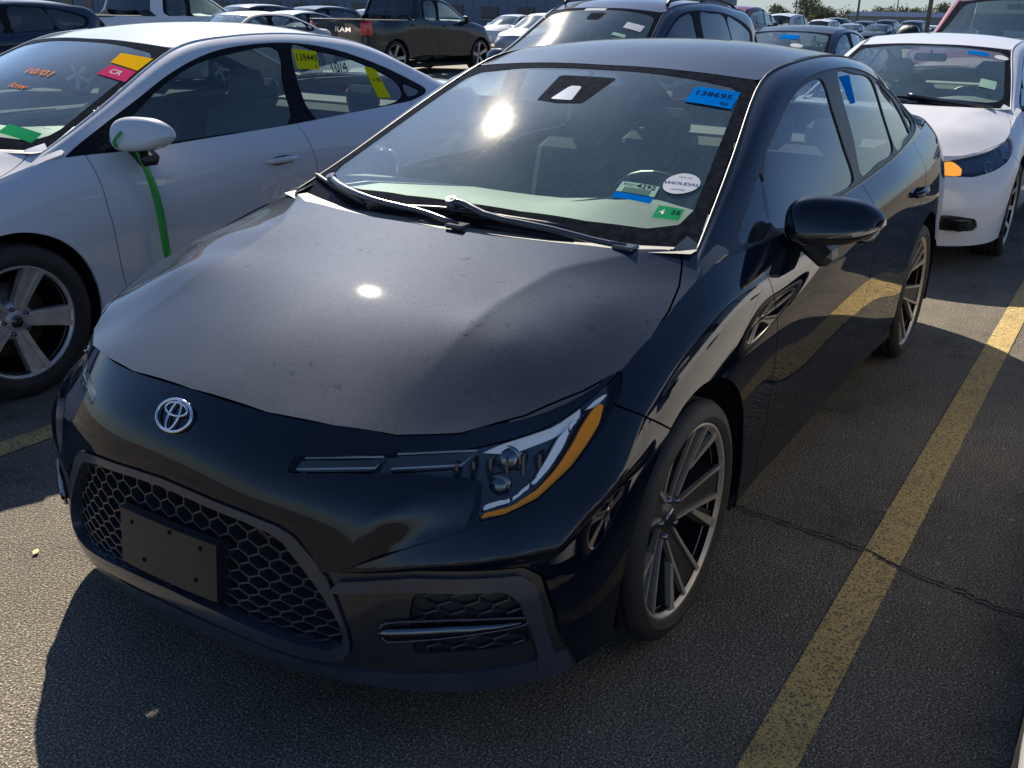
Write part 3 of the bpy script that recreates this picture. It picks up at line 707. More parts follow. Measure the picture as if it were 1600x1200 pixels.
        c = Vector((wst[2][0]+.02, 0, wst[2][2]-.095)); b = MB().box(c, (.03, .24, .06), bev=.015); b.tube([c, c+Vector((-.01, 0, .05))], .01, 6); b.obj('interior_mirror', MT['trim'], root)
    # ---- headlights (behind the lens), wheels, mirrors
    hreg = inside(sk, 'TZ', hlT, -.001) if hl != [] else None
    if hreg is not None and len(hreg.T):
        a = two('headlight', offset(hreg, .001), MT['lens'], 0)
        for k, o in enumerate(a):
            hb = offset(hreg, -.035 if full else -.02); tmobj('housing', hb if k == 0 else mirror(hb), MT['piano'] if full or not low else MT['lamp'], o)
            if full: head_detail(hreg, o, k, W)
            elif not low:
                hi = offset(inside(sk, 'TZ', W.TZ([(p[0]*.93+.03, p[1], p[2]*.985+.010) for p in (HL if hl is None else hl)]), -.018), -.012); hi = hi if k == 0 else mirror(hi); tmobj('reflector', hi, MT['dchrome'], o)
                for (cx_, cz_, r_) in ((.50, .655, .050), (.33, .725, .042)):
                    P_, N_ = nearest(hreg, float(W.x(cx_)), float(W.z(cz_))); s1 = 1 if k == 0 else -1; P_ = (P_-N_*.012)*np.array([1, s1, 1]); N_ = N_*np.array([1, s1, 1]); A_ = Vector(N_).to_track_quat('Z', 'Y').to_matrix(); q_ = MB(); q_.lathe([(0, -.004), (r_*.35, .0), (r_*.45, -.006), (r_*.8, .001), (r_, .006), (r_*1.06, .0)], 20, 'Z'); q_.v = [tuple(A_@Vector(v)+Vector(P_)) for v in q_.v]; q_.obj('lamp_bowl', MT['dchrome'], o)
                am = extra.get('amber') if extra else None
                if am is not None:
                    ar = offset(inside(sk, 'TZ', W.TZ(am)), -.008); tmobj('indicator', ar if k == 0 else mirror(ar), MT['amberlit'], o)
    for a in ax:
        for sy in (1, -1):
            make_wheel(root, (a, sy*(.878*W.sy-twidth/2), tyre), sy, wheel, tyre, twidth, low)
    if mirror_y:
        for sy in (1, -1): door_mirror(root, root, W, sy, MT[mirmat or mat], q, mpos if sy > 0 or not full else (mpos[0]-.13, mpos[1]-.045, mpos[2]-.02), msc)
    if not low:
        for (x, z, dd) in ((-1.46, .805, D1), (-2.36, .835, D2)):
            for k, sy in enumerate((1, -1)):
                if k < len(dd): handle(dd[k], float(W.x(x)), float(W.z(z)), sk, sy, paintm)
    return root, dict(sk=sk, WG=WG, up=up, W=W, hf=hfun, D1=D1, D2=D2)

def dash_shape(x, z, hw):
    sec = [(.16, .0), (.05, .0), (-.12, .012), (-.30, .0), (-.40, -.03), (-.43, -.10), (-.40, -.22), (-.36, -.40)]
    V = []; F = []; ys = np.linspace(-hw, hw, 15)
    for y in ys:
        hump = .035*math.exp(-((y-.37)/.17)**2); e = 1-.3*(abs(y)/hw)**4
        for i, (dx, dz) in enumerate(sec): V.append((x+dx*1.25*e-.10*(abs(y)/hw)**2, y, z-.004+dz+.014*min(1, max(0, (.1-dx)/.2))+(hump if 2 <= i <= 4 else 0)))
    m = len(sec); F = [(i*m+j, i*m+j+1, (i+1)*m+j+1, (i+1)*m+j) for i in range(len(ys)-1) for j in range(m-1)]
    return V, F, True

def nearest(m, x, z, plane='XZ', k=1, cond=None):
    d = ((m.V[:, AX[plane]]-np.array([x, z]))**2).sum(1)
    if cond is not None: d = np.where(cond(m.V), d, 9)
    i = np.argsort(d)[:3]; w = 1/(d[i]+1e-6); w /= w.sum(); P = (m.V[i]*w[:, None]).sum(0); N = (m.N[i]*w[:, None]).sum(0); return P, N/np.linalg.norm(N)

def handle(par, x, z, sk, sy, m):
    P, N = nearest(sk, x, z, cond=lambda V: V[:, 1] > .3); y = P[1]+.022; b = MB()
    pts = [(x+.095, y-.026, z-.002), (x+.085, y-.006, z), (x+.04, y+.004, z+.002), (x-.03, y+.005, z+.003), (x-.085, y-.002, z+.003), (x-.10, y-.024, z+.001)]
    rc = MB(); n_ = 20; rc.add([(x-.005+.085*math.cos(6.283*k/n_), (P[1]+.0035)*sy, z-.004+.024*math.sin(6.283*k/n_)) for k in range(n_)], [tuple(range(n_))]); rc.obj('handle_shade_disc', MT['trim'], par)  # flat dark disc: the shade of the cup behind the handle, put in as colour
    b.tube([(p[0], p[1]*sy, p[2]) for p in pts], [.008, .013, .015, .015, .014, .009], 10); b.obj('door_handle', m, par)

def door_mirror(root, par, W, sy, m, q, mpos, msc):
    c = np.array([W.x(mpos[0]), mpos[1]*W.sy, W.z(mpos[2])]); a, bb, h = .082*msc, .132*(msc if msc < 1.2 else 1.1), .070*msc**1.6; nu, nv = (28, 16) if q != 'low' else (12, 8)
    def shape(clipf, grow=0.):
        V = np.zeros((nu+1, nv+1, 3))
        for i in range(nu+1):
            for j in range(nv+1):
                u = 2*math.pi*i/nu; v = math.pi*j/nv-math.pi/2; se = lambda t, e: math.copysign(abs(t)**e, t)
                x = se(math.cos(v), .6)*se(math.cos(u), .8); y = se(math.cos(v), .6)*se(math.sin(u), .62); z = se(math.sin(v), .8)
                if x < 0: x *= .28
                k = 1-.30*max(0, y)**2; V[i, j] = ((a+grow)*x*(1-.30*z)-.045*y, (bb+grow)*y, (h+grow)*z*k+(.012*y if z < 0 else -.004*y))
        return gridtm(V[:, ::-1] if 0 else V)
    s = shape(None); s = s if (s.N*s.V).sum(1).mean() > 0 else flipn(s)
    r = np.array([1., sy, 1.])
    def put(nm, t, mt, parent):
        t = TM(t.V+c, t.N, t.T); t = t if sy > 0 else mirror(t); return tmobj(nm, t, mt, parent)
    fz = s.V[:, 2]+.022-.10*s.V[:, 1]
    cap = put('door_mirror', clip(s, fz), m, par if False else root); put('mirror_base_shell', offset(clip(s, -fz+.001), -.0015), MT['piano'] if q == 'full' else m, cap)
    gp = TM(s.V*np.array([.2, .86, .84])+np.array([-.022, 0, 0]), s.N, s.T); put('mirror_glass', gp, MT['chrome'], cap)
    b = MB(); y0 = .845*W.sy; b.box((c[0]-.01, sy*(y0+.045), c[2]-.085), (.10, .13, .06), Matrix.Rotation(-sy*.6, 3, 'X'), taper=.85, bev=.018); b.obj('mirror_arm', MT['trim'], cap)

RIMC = {}
def wheel_meshes(style, R, wd, low):
    key = (style, round(R, 3), round(wd, 3), low)
    if key in RIMC: return RIMC[key]
    rr = {'corolla': .254, 'five': .225, 'silver5': .228, 'ten': .235, 'ram': .26}.get(style, .228)*R/.318; h = wd/2; n = 24 if low else 72
    t = MB(); pr = [(rr-.006, h*.72), (rr+.004, h*.86), (rr+.012, h*.955), (rr+.016, h*.945), (rr+.020, h*.985), (R*.875, h*1.0), (R*.882, h*.985), (R*.905, h*.98), (R*.912, h*.965), (R*.94, h*.945), (R*.967, h*.895), (R*.985, h*.82)]
    tread = []
    if not low:
        for yy in (.62, .25, -.25, -.62): tread += [(R, h*(yy+.05)), (R-.007, h*(yy+.04)), (R-.007, h*(yy-.04)), (R, h*(yy-.05))]
    pr2 = pr+[(R*.998, h*.74)]+tread+[(R*.998, -h*.74)]+[(r, -y) for r, y in pr[::-1]]
    t.lathe(pr2, n); tm = t.mesh('tyre')
    b = MB(); b.lathe([(rr+.005, h*.80), (rr+.005, h*.885), (rr+.0, h*.895), (rr-.005, h*.87), (rr-.016, h*.62)], n); lip = b
    sp = MB(); ma = MB(); yf = h*.85; yh = h*.45
    def pol(r, a): return (r*math.cos(a), r*math.sin(a))
    def Y(r): s_ = min(1, max(0, (r-.05)/(rr-.05))); return yh+(yf-yh)*s_**1.2
    def fn(dy):
        return lambda p, hh: (p[0], Y(math.hypot(*p))+hh, p[1])
    def bar(M_, r0, a0, w0, r1, a1, w1, h0, h1, nseg=4):
        p0 = np.array(pol(r0, a0)); p1 = np.array(pol(r1, a1)); d = p1-p0; nn = np.array([-d[1], d[0]])/np.linalg.norm(d); out = []
        for k in range(nseg+1): s_ = k/nseg; out.append(p0+d*s_+nn*(w0*(1-s_)+w1*s_)/2)
        for k in range(nseg, -1, -1): s_ = k/nseg; out.append(p0+d*s_-nn*(w0*(1-s_)+w1*s_)/2)
        n_ = len(out); V = [fn(0)(p, h0) for p in out]+[fn(0)(p, h1) for p in out]
        F = [(i, (i+1) % n_, n_+(i+1) % n_, n_+i) for i in range(n_)]+[(n_+k, n_+k+1, n_+n_-2-k, n_+n_-1-k) for k in range(nseg)]
        M_.add(V, F)
    N5 = 5 if style != 'ten' else 10; T5 = 2*math.pi/N5; off = .30
    for k in range(N5):
        A = off+k*T5
        if style == 'corolla':
            k_ = R/.318
            # split twin spoke: two dark blades with machined faces, a recessed web between them and a short kicked branch to the rim
            bar(sp, .036, A, .052, rr-.004, A-.16, .104, -.055, -.006)
            bar(ma, .060, A-.40, .007, rr-.006, A-.345, .012, -.012, .003); bar(ma, .060, A+.40, .007, rr-.006, A+.025, .012, -.012, .003)
            bar(sp, .120*k_, A+.17, .030, rr-.004, A+.33, .050, -.055, -.010); bar(ma, .135*k_, A+.19, .012, rr-.006, A+.36, .026, -.012, .003)
        elif style in ('silver5', 'five', 'ram'):
            w = {'silver5': (.052, .088), 'five': (.05, .07), 'ram': (.06, .09)}[style]
            bar(sp, .035, A, w[0], rr-.004, A, w[1], -.035, -.004)
            if not low:
                for s_ in (1, -1): bar(sp, .05, A+s_*.22, w[0]*.30, rr-.004, A+s_*w[1]*.5/rr*.78, w[1]*.28, -.03, .004)
        else:
            bar(sp, .035, A, .02, rr-.004, A, .028, -.03, 0)
    sp.lathe([(0, yh+.004), (.028, yh+.004), (.034, yh-.002), (.075, yh-.004), (.082, yh-.04)], 32 if not low else 12)
    nuts = MB()
    if not low:
        for k in range(5): a = off+math.pi/5+k*2*math.pi/5; nuts.lathe([(0, yh+.010), (.0075, yh+.010), (.009, yh-.01)], 8, c=(.053*math.cos(a), 0, .053*math.sin(a)))
        nuts.lathe([(0, yh+.012), (.022, yh+.011), (.027, yh+.006), (.028, yh-.002)], 24)
    dsc = MB(); dsc.lathe([(.0, h*.05), (.155*R/.318, h*.05), (.155*R/.318, -.02), (0, -.02)], n)
    clp = 0; bk = MB(); bk.lathe([(rr-.014, h*.80), (rr-.018, h*.3), (rr-.02, -h*.3), (.06, -h*.35), (0, -h*.35)], n)
    r = dict(tyre=tm, lip=lip.mesh('rim'), sp=sp.mesh('spokes', True), ma=ma.mesh('machined_edge', True) if style == 'corolla' else None, nuts=nuts.mesh('wheel_nuts', True) if nuts.v else None, dsc=dsc.mesh('brake_disc'), bk=bk.mesh('wheel_back'))
    RIMC[key] = r; mm = {'corolla': 'darkalloy', 'silver5': 'silver', 'five': 'silver', 'ten': 'silver', 'ram': 'silver'}.get(style, 'silver')
    for a, b_ in (('tyre', 'rubber'), ('lip', 'machined' if style == 'corolla' else 'silver'), ('sp', mm), ('ma', 'machined'), ('nuts', 'dchrome'), ('dsc', 'disc'), ('bk', 'dark')):
        if r[a]: r[a].materials.append(MT[b_])
    return r
def make_wheel(root, c, sy, style, R, wd, low):
    r = wheel_meshes(style, R, wd, low); e = bpy.data.objects.new('wheel', r['tyre']); COL.objects.link(e); e.parent = root; e.location = c; e.rotation_euler = (0, (1.1 if c[0] > -1 else 2.0)+sy, 0 if sy > 0 else math.pi)
    for k, nm in (('lip', 'rim'), ('sp', 'spokes'), ('ma', 'machined_edge'), ('nuts', 'wheel_nuts'), ('dsc', 'brake_disc'), ('bk', 'brake_backplate')):
        if r[k]: o = bpy.data.objects.new(nm, r[k]); COL.objects.link(o); o.parent = e

def surf_text(txt, size, fn, mat, parent, name='lettering', bold=False, align='CENTER', sx=1.):
    """flat lettering mapped onto a surface; fn maps (u,v) metres to a 3D point"""
    c = bpy.data.curves.new('t', 'FONT'); c.body = txt; c.size = size; c.align_x = align; c.align_y = 'CENTER'; c.resolution_u = 2
    if bold: c.offset = size*.006
    o = bpy.data.objects.new('t', c); COL.objects.link(o); dg = bpy.context.evaluated_depsgraph_get(); me = bpy.data.meshes.new_from_object(o.evaluated_get(dg)); bpy.data.objects.remove(o)
    me.name = name
    for v in me.vertices: v.co = Vector(fn(v.co.x*sx, v.co.y))
    me.materials.clear(); return link(name, me, mat, parent)

def sticker(parent, name, corners, surf, mat, d=.003, txts=(), nd=6, oval=False):
    """corners tl,tr,br,bl 3D points -> a thin sheet following surf (a TM), with lettering on top"""
    C = [np.array(c, float) for c in corners]
    n = np.cross(C[1]-C[0], C[3]-C[0]); n /= np.linalg.norm(n)
    ref = np.array([1, 0, .5]) if abs(n[1]) < .7 else np.array([0, np.sign(C[0][1]+1e-9) if surf is None else 1, 0])
    if surf is not None:
        i = ((surf.V-C[0])**2).sum(1).argmin(); ref = surf.N[i]
    n = n if n@ref > 0 else -n
    sag = 0.
    if surf is not None:
        def dist(P): i = np.argsort(((surf.V-P)**2).sum(1))[:6]; return float(((surf.V[i]-P)@n).mean())
        C = [c+n*dist(c) for c in C]; sag = max(0., dist(sum(C)/4))+.001
    def at(s, t, h):
        P = (C[0]*(1-s)+C[1]*s)*(1-t)+(C[3]*(1-s)+C[2]*s)*t
        P = P+n*sag*(1-(2*s-1)**2)
        return P+n*h
    V = []; F = []
    if oval:
        V.append(at(.5, .5, d)); m = 32
        for k in range(m): a = 2*math.pi*k/m; V.append(at(.5+.5*math.cos(a), .5+.5*math.sin(a), d))
        F = [(0, 1+k, 1+(k+1) % m) for k in range(m)]
    else:
        for j in range(nd+1):
            for i in range(nd+1): V.append(at(i/nd, j/nd, d))
        F = [(j*(nd+1)+i, j*(nd+1)+i+1, (j+1)*(nd+1)+i+1, (j+1)*(nd+1)+i) for j in range(nd) for i in range(nd)]
    o = MB().add(V, F, True).obj(name, mat, parent)
    wd = np.linalg.norm(C[1]-C[0]); ht = np.linalg.norm(C[3]-C[0])
    for (txt, cx, cy, size, mt, *r) in txts:
        surf_text(txt, size, lambda u, v, cx=cx, cy=cy: at(cx+u/wd, cy-v/ht, d+.0006), MT[mt], o, bold=True, sx=r[0] if r else 1.)
    return o, at

# ------------------------------------------------------------------ hero car details
VAL = [(-.2, 0), (-.2, .30), (.40, .30), (.405, .440), (.425, .449), (.585, .464), (.762, .464), (.790, .44), (.808, .36), (.824, .21), (.835, 0)]
BEZ = [(.434, .425), (.585, .452), (.761, .452), (.786, .428), (.800, .36), (.818, .20), (.786, .198), (.792, .26), (.782, .33), (.766, .392), (.744, .420), (.587, .420), (.430, .398)]
FOGI = [(.587, .419), (.742, .419), (.762, .392), (.781, .283), (.673, .272), (.583, .262), (.577, .353)]
LIP = [(-.2, -1), (-.2, .250), (.2, .240), (.35, .214), (.47, .206), (.7, .222), (.80, .235), (.86, .25), (.86, -1)]
AMB = [(0.333, 0.783, 0.748), (0.379, 0.795, 0.708), (0.483, 0.781, 0.635), (0.558, 0.753, 0.594), (0.622, 0.712, 0.571), (0.659, 0.676, 0.566), (0.65, 0.675, 0.577), (0.599, 0.718, 0.588), (0.546, 0.745, 0.613), (0.506, 0.756, 0.641), (0.464, 0.762, 0.676), (0.427, 0.764, 0.707), (0.39, 0.771, 0.727)]
GUI = [(0.286, 0.782, 0.77), (0.329, 0.783, 0.75), (0.39, 0.769, 0.729), (0.431, 0.759, 0.711), (0.467, 0.759, 0.677), (0.511, 0.751, 0.641), (0.549, 0.739, 0.616), (0.599, 0.715, 0.592), (0.648, 0.676, 0.58), (0.637, 0.67, 0.596), (0.589, 0.711, 0.605), (0.543, 0.732, 0.629), (0.507, 0.734, 0.665), (0.466, 0.737, 0.705), (0.412, 0.755, 0.73), (0.332, 0.77, 0.761)]
B1 = [(0.814, 0.325, 0.651), (0.802, 0.335, 0.662), (0.723, 0.478, 0.672), (0.743, 0.471, 0.653), (0.82, 0.327, 0.641)]
B2 = [(0.718, 0.493, 0.666), (0.705, 0.498, 0.677), (0.602, 0.625, 0.679), (0.636, 0.609, 0.655), (0.726, 0.498, 0.652)]

def _mid(a, b, t): return tuple(x*(1-t)+y*t for x, y in zip(a, b))
GUI = GUI[:9]+[_mid(GUI[8], GUI[9], .6)]+[_mid(GUI[i], GUI[17-i], .42) for i in range(10, 16)]
AMB = AMB[:6]+[_mid(AMB[i], AMB[11-i if i < 11 else 1 if i == 11 else 0], .25) for i in range(6, 13)]
def tz(P): return P2(np.array(P, float), 'TZ')
def head_detail(hreg, o, k, W):
    mm = (lambda t: t) if k == 0 else mirror; s = 1 if k == 0 else -1
    tmobj('amber_reflector', mm(flange(offset(inside(hreg, 'TZ', tz(AMB)), -.006), .01)), MT['orange'], o)
    tmobj('light_guide', mm(flange(offset(inside(hreg, 'TZ', tz(GUI)), -.010), .012)), MT['lamp'], o)
    for B in (B1, B2): 
        g = inside(hreg, 'TZ', tz(B)); c = np.array(B).mean(0); g2 = offset(g, -.009); tmobj('running_lamp', mm(flange(g2, .008)), MT['gunmetal'], o)
        P = [np.array(p) for p in B]; b = MB()
        line = [P[1], P[2], P[3], P[4]]; b.tube([((p-np.array([.008, 0, 0]))*np.array([1, s, 1])).tolist() for p in line], .0025, 6); b.obj('lamp_outline', MT['guide'], o)
    for (c, r) in (((0.561, 0.682, 0.664), .030), ((0.598, 0.685, 0.622), .022)):
        P, N = nearest(hreg, c[0], c[2]); P = P-N*.034; P = P*np.array([1, s, 1]); N = N*np.array([1, s, 1]); b = MB(); A = Vector((1, .25*s, 0)).normalized().to_track_quat('Z', 'Y').to_matrix()
        prof = [(0, r*.72), (r*.4, r*.66), (r*.75, r*.45), (r*.97, r*.1), (r*1.0, 0), (r*1.12, .002), (r*1.15, -.02)]; q = MB(); q.lathe(prof, 28, 'Z'); q.v = [tuple(A@Vector(v)+Vector(P)) for v in q.v]; q.obj('projector_lens', MT['dchrome'], o)
    UP = [(.60, .62, .680), (.53, .68, .697), (.46, .725, .713), (.38, .752, .742), (.40, .757, .722), (.47, .742, .695), (.56, .69, .672)]
    tmobj('upper_reflector', mm(flange(offset(inside(hreg, 'TZ', tz(UP)), -.016), .01)), MT['lamp'], o)
    # reflector fins
    b = MB()
    for i in range(6):
        t = i/5; P = np.array([.66-.13*t, .60+.12*t, .640-.0*t]); b.box((P[0]-.035, s*(P[1]+.0), P[2]), (.03, .006, .045), Matrix.Rotation(.3*s, 3, 'Z'))
    b.obj('reflector_fin', MT['dchrome'], o)

def hexmesh(poly, xs, dy, rows, depth=.022, th=.0035, back=.004):
    """moulded honeycomb: zigzag rows joined by uprights, every strand with real depth; rows = list of z"""
    b = MB(); poly = np.array(poly); y0, y1 = poly[:, 0].min(), poly[:, 0].max(); n = int((y1-y0)/dy)+3
    def ok(p): return poly_sd(np.array([p]), poly)[0] > -.004
    def rib(p, q):
        if not (ok(p) and ok(q)): return
        d = np.array(q)-np.array(p); nn = np.array([-d[1], d[0]])/np.linalg.norm(d)*th/2; V = []
        for (y, z) in (p, q):
            x = xs(y, z)-back
            for sg in (1, -1): V += [(x, y+nn[0]*sg, z+nn[1]*sg), (x-depth, y+nn[0]*sg*.7, z+nn[1]*sg*.7)]
        b.add(V, [(0, 2, 6, 4), (0, 4, 5, 1), (2, 3, 7, 6)])
    for k, z in enumerate(rows):
        hz = (rows[k+1]-z if k+1 < len(rows) else z-rows[k-1]); amp = abs(hz)*.24
        P = [(y0-dy+i*dy, z+(amp if (i+k) % 2 == 0 else -amp)) for i in range(n)]
        for i in range(n-1): rib(P[i], P[i+1])
        if k+1 < len(rows):
            h2 = (rows[k+2]-rows[k+1]) if k+2 < len(rows) else hz; amp2 = abs(h2)*.24
            for i in range(n):
                if (i+k) % 2 == 1: rib(P[i], (P[i][0], rows[k+1]+(amp2 if (i+k+1) % 2 == 0 else -amp2)))
    return b

RIDGE = [(.86, .30, .432), (.833, .429, .446), (.759, .584, .474), (.613, .765, .492), (.567, .800, .492), (.50, .828, .545), (.40, .857, .60), (.25, .875, .645)]
POCK = [(0.831, 0.435, 0.451), (0.785, 0.495, 0.566), (0.717, 0.555, 0.613), (0.625, 0.649, 0.627), (0.652, 0.66, 0.59), (0.684, 0.66, 0.549), (0.755, 0.575, 0.517), (0.799, 0.504, 0.484)]
def front_relief(V, m):
    T = P2(V, 'TZ'); R = tz(RIDGE); zl = np.interp(T[:, 0], R[:, 0], R[:, 1]); d = T[:, 1]-zl
    e = np.clip((T[:, 0]-R[0, 0])/.12, 0, 1)*np.clip((R[-1, 0]-T[:, 0])/.15, 0, 1)
    a = np.where(d > 0, np.exp(-(d/.055)**1.3), np.clip(1+d/.014, 0, 1)**2*(3-2*np.clip(1+d/.014, 0, 1)))*.015*e
    return a
def corolla_front(root, fr, W, two, one):
    sk = fr; fr = displace(fr, front_relief)
    full = skirt_surf(skirt_net(), .02); F0 = clip(full, full.V[:, 0]-.35); xy = F0.V[:, 1:3]
    def xs(y, z):
        d = ((xy-np.array([abs(y), z]))**2).sum(1); i = np.argpartition(d, 4)[:4]; w_ = 1/(d[i]+1e-6); return float((F0.V[i, 0]*w_).sum()/w_.sum())
    G = bothYZ(GOUT); GI = bothYZ(GIN)
    pt = outside(outside(fr, 'YZ', G, .003), 'YZ', VAL, .003)
    PK = tz(POCK); pk = inside(pt, 'TZ', PK, .001); pt = outside(pt, 'TZ', PK, 0.)
    def fade(V, m):
        T = P2(V, 'TZ'); d = np.full(len(T), 9.)
        for a_, b_ in zip(PK[:3], PK[1:4]):
            e = b_-a_; t = np.clip(((T-a_)@e)/(e@e), 0, 1); d = np.minimum(d, np.linalg.norm(T-a_-t[:, None]*e, axis=1))
        q = np.clip(d/.075, 0, 1); return -.013*q*q*(3-2*q)
    two('bumper_recess', displace(pk, fade), MT['black'], 0)
    base = clip(full, full.V[:, 0]-.36)
    vz = outside(inside(base, 'YZ', VAL, -.001), 'YZ', G, .001)
    lip = inside(offset(vz, .004), 'YZ', LIP); one('bumper_lip', lip, MT['satin'], .02)
    v2 = outside(vz, 'YZ', LIP, .001)
    v2 = outside(v2, 'YZ', FOGI, .0)
    one('bumper_lower_panel', offset(v2, -.004), MT['gunmetal'], .02)
    two('bumper_bezel', inside(offset(base, .007), 'YZ', BEZ), MT['satin'], .03)
    # grille: frame, honeycomb, dark backing
    gf = outside(inside(offset(base, .006), 'YZ', G), 'YZ', GI); fo = one('grille_surround', gf, MT['satin'], .035)
    rows = [.560, .527, .495, .465, .437, .411, .387, .364, .343, .323, .304, .286, .268]
    m = hexmesh(GI, xs, .0262, rows, .028, .0042, .018).obj('grille_honeycomb', MT['mesh'], root)
    bk = inside(offset(base, -.055), 'YZ', G, .0); one('grille_backing', bk, MT['radiator'], 0)
    for s in (1, -1):
        FP = [(y*s, z) for y, z in FOGI]; rows2 = [.43, .409, .388, .367, .346, .325, .304, .283, .262]
        h = hexmesh(FP, xs, .0235, rows2, .010, .0035, .010); h.obj('fog_lamp_honeycomb', MT['mesh'], root)
    fb = inside(offset(base, -.018), 'YZ', FOGI, .006); two('fog_lamp_recess', fb, MT['trim'], 0)
    for s in (1, -1):      # the chrome blade across the recess
        b = MB(); n = 14; V = []; F = []; m = 8
        for i in range(n):
            t = i/(n-1); y = .532+(.770-.532)*t; z = .318+.026*t; w_ = .021*(1-.75*max(0, t-.6)/.4)*(1 if i else .6); x = xs(y, z)+.004
            for k in range(m): a = 2*math.pi*k/m; V.append((x+.012*math.cos(a), s*y, z+w_*.62*math.sin(a)))
        F = [(i*m+k, i*m+(k+1) % m, (i+1)*m+(k+1) % m, (i+1)*m+k) for i in range(n-1) for k in range(m)]+[tuple(range(m))]; b.add(V, F, True); o = b.obj('fog_lamp_blade', MT['dchrome'], root)
        b = MB(); ol = [(.525, .322), (.535, .340), (.60, .352), (.70, .358), (.772, .352), (.778, .343), (.77, .334), (.70, .322), (.60, .304), (.54, .296), (.528, .304)]
        b.tube([(xs(y, z)+.003, s*y, z) for y, z in smooth_poly(ol, 3)]+[(xs(*ol[0])+.003, s*ol[0][0], ol[0][1])], .004, 6); b.obj('blade_surround', MT['piano'], o)
    # plate bracket
    b = MB(); n = 9; V = []; F = []
    for j, z in enumerate((.455, .45, .315, .31)):
        for i in range(n): y = -.152+.314*i/(n-1); V.append((xs(y, z)+(.006 if j in (1, 2) else -.012), y, z))
    F = [(j*n+i, j*n+i+1, (j+1)*n+i+1, (j+1)*n+i) for j in range(3) for i in range(n-1)]
    pts = [(V[n], V[0]), (V[2*n-1], V[n-1])]; b.add(V, F)
    for i0 in (0, n-1): b.add([V[i0], V[n+i0], V[2*n+i0], V[3*n+i0], (V[i0][0]-.02, V[i0][1], V[i0][2]), (V[3*n+i0][0]-.02, V[3*n+i0][1], V[3*n+i0][2])], [(0, 1, 2, 3), (0, 3, 5, 4)])
    pb = b.obj('plate_bracket', simple('bracket_plastic', (.018, .019, .022), .36, var=.3, vscale=9), root)
    for y, z in ((-.11, .425), (.115, .43), (-.07, .345), (.10, .35), (.02, .44)): MB().lathe([(0, xs(y, z)+.0075), (.006, xs(y, z)+.0075)], 10, 'X', c=(0, y, z)).obj('screw_hole', MT['dark'], pb)
    # badge
    P, N = nearest(full, 0, .690, 'YZ', cond=lambda V: V[:, 0] > .5); N[1] = 0; N /= np.linalg.norm(N); Uu = np.array([-N[2], 0, N[0]]); b = MB()
    def ring(cx, cz, rx, rz_, th, n=56):
        V = []; F = []; m = 8
        for i in range(n):
            a = 2*math.pi*i/n; c = np.array([cx+rx*math.cos(a), cz+rz_*math.sin(a)]); d = np.array([math.cos(a)*rz_, math.sin(a)*rx]); d /= np.linalg.norm(d)
            for k in range(m):
                q = 2*math.pi*k/m; e = c+d*th*math.cos(q); h = .006+.0045*math.sin(q); V.append(P+np.array([0, e[0], 0])+Uu*e[1]+N*h)
        F = [(i*m+k, ((i+1) % n)*m+k, ((i+1) % n)*m+(k+1) % m, i*m+(k+1) % m) for i in range(n) for k in range(m)]; b.add(V, F, True)
    ring(0, 0, .052, .036, .0036); ring(0, .0140, .0330, .0145, .0028); ring(0, -.001, .0150, .0325, .0028); b.obj('front_badge', MT['chrome'], root)
    for t in (P,): pass
    return pt

def wiper(root, W_, arm, blade, lift=.016):
    surf = W_
    def P(p, h):
        d = ((surf.V-np.array(p))**2).sum(1); i = d.argmin(); N = surf.N[i]; N = N if N[2] > 0 else -N; return np.array(p)+N*h
    bl = cspl(np.arange(len(blade)), np.array(blade), np.linspace(0, len(blade)-1, 14)); o = MB(); m = 8
    o.tube([P(p, lift*.55).tolist() for p in bl], .006, 6); o.tube([P(p, lift*.95).tolist() for p in bl], [.003]+[.0075]*12+[.003], 6); w_ = o.obj('wiper', MT['trim'], root)
    ar = cspl(np.arange(len(arm)), np.array(arm), np.linspace(0, len(arm)-1, 12)); r = np.linspace(.008, .013, 12); o = MB(); o.tube([P(p, lift*(1.5+.6*i/11)).tolist() for i, p in enumerate(ar)], r, 8)
    o.box(P(ar[0], lift*1.3), (.05, .06, .012), bev=.004); o.tube([P(ar[-1], -.01).tolist(), P(ar[-1], .045).tolist()], [.022, .016], 12); o.obj('wiper_arm', MT['satin'], w_)

# ------------------------------------------------------------------ ground
def gz(x, y): return -.0052*max(0., -x-5.)
asph = NT('asphalt')
n1 = asph.noise(170, 3, .65); n2 = asph.noise(40, 4, .7); n3 = asph.noise(1.1, 5, .6); vor = asph.n('ShaderNodeTexVoronoi'); vor.inputs['Scale'].default_value = 140; tc = asph.n('ShaderNodeTexCoord'); asph.l(tc.outputs['Object'], vor.inputs['Vector'])
c = asph.ramp(n1, [(.32, (.022, .021, .021)), (.46, (.080, .072, .058)), (.57, (.20, .172, .122)), (.69, (.56, .48, .35))])
cc = asph.n('ShaderNodeMix', data_type='RGBA', blend_type='MULTIPLY'); cc.inputs[0].default_value = 1; asph.l(c, cc.inputs[6]); asph.l(asph.ramp(n3, [(.3, .72), (.7, 1.2)]), cc.inputs[7])
oil = asph.ramp(asph.noise(1.3, 6, .75), [(.36, .58), (.45, .92), (.62, 1.15)]); c0 = asph.n('ShaderNodeMix', data_type='RGBA', blend_type='MULTIPLY'); c0.inputs[0].default_value = 1; asph.l(cc.outputs[2], c0.inputs[6]); asph.l(oil, c0.inputs[7]); cc = c0; st = asph.ramp(asph.noise(38, 2, .4), [(.70, 0), (.76, .8)]); asph.l(asph.mix(st, cc.outputs[2], (.30, .29, .27)), asph.b.inputs['Base Color']); asph.set(Roughness=.82); asph.b.inputs['Specular IOR Level'].default_value = .35
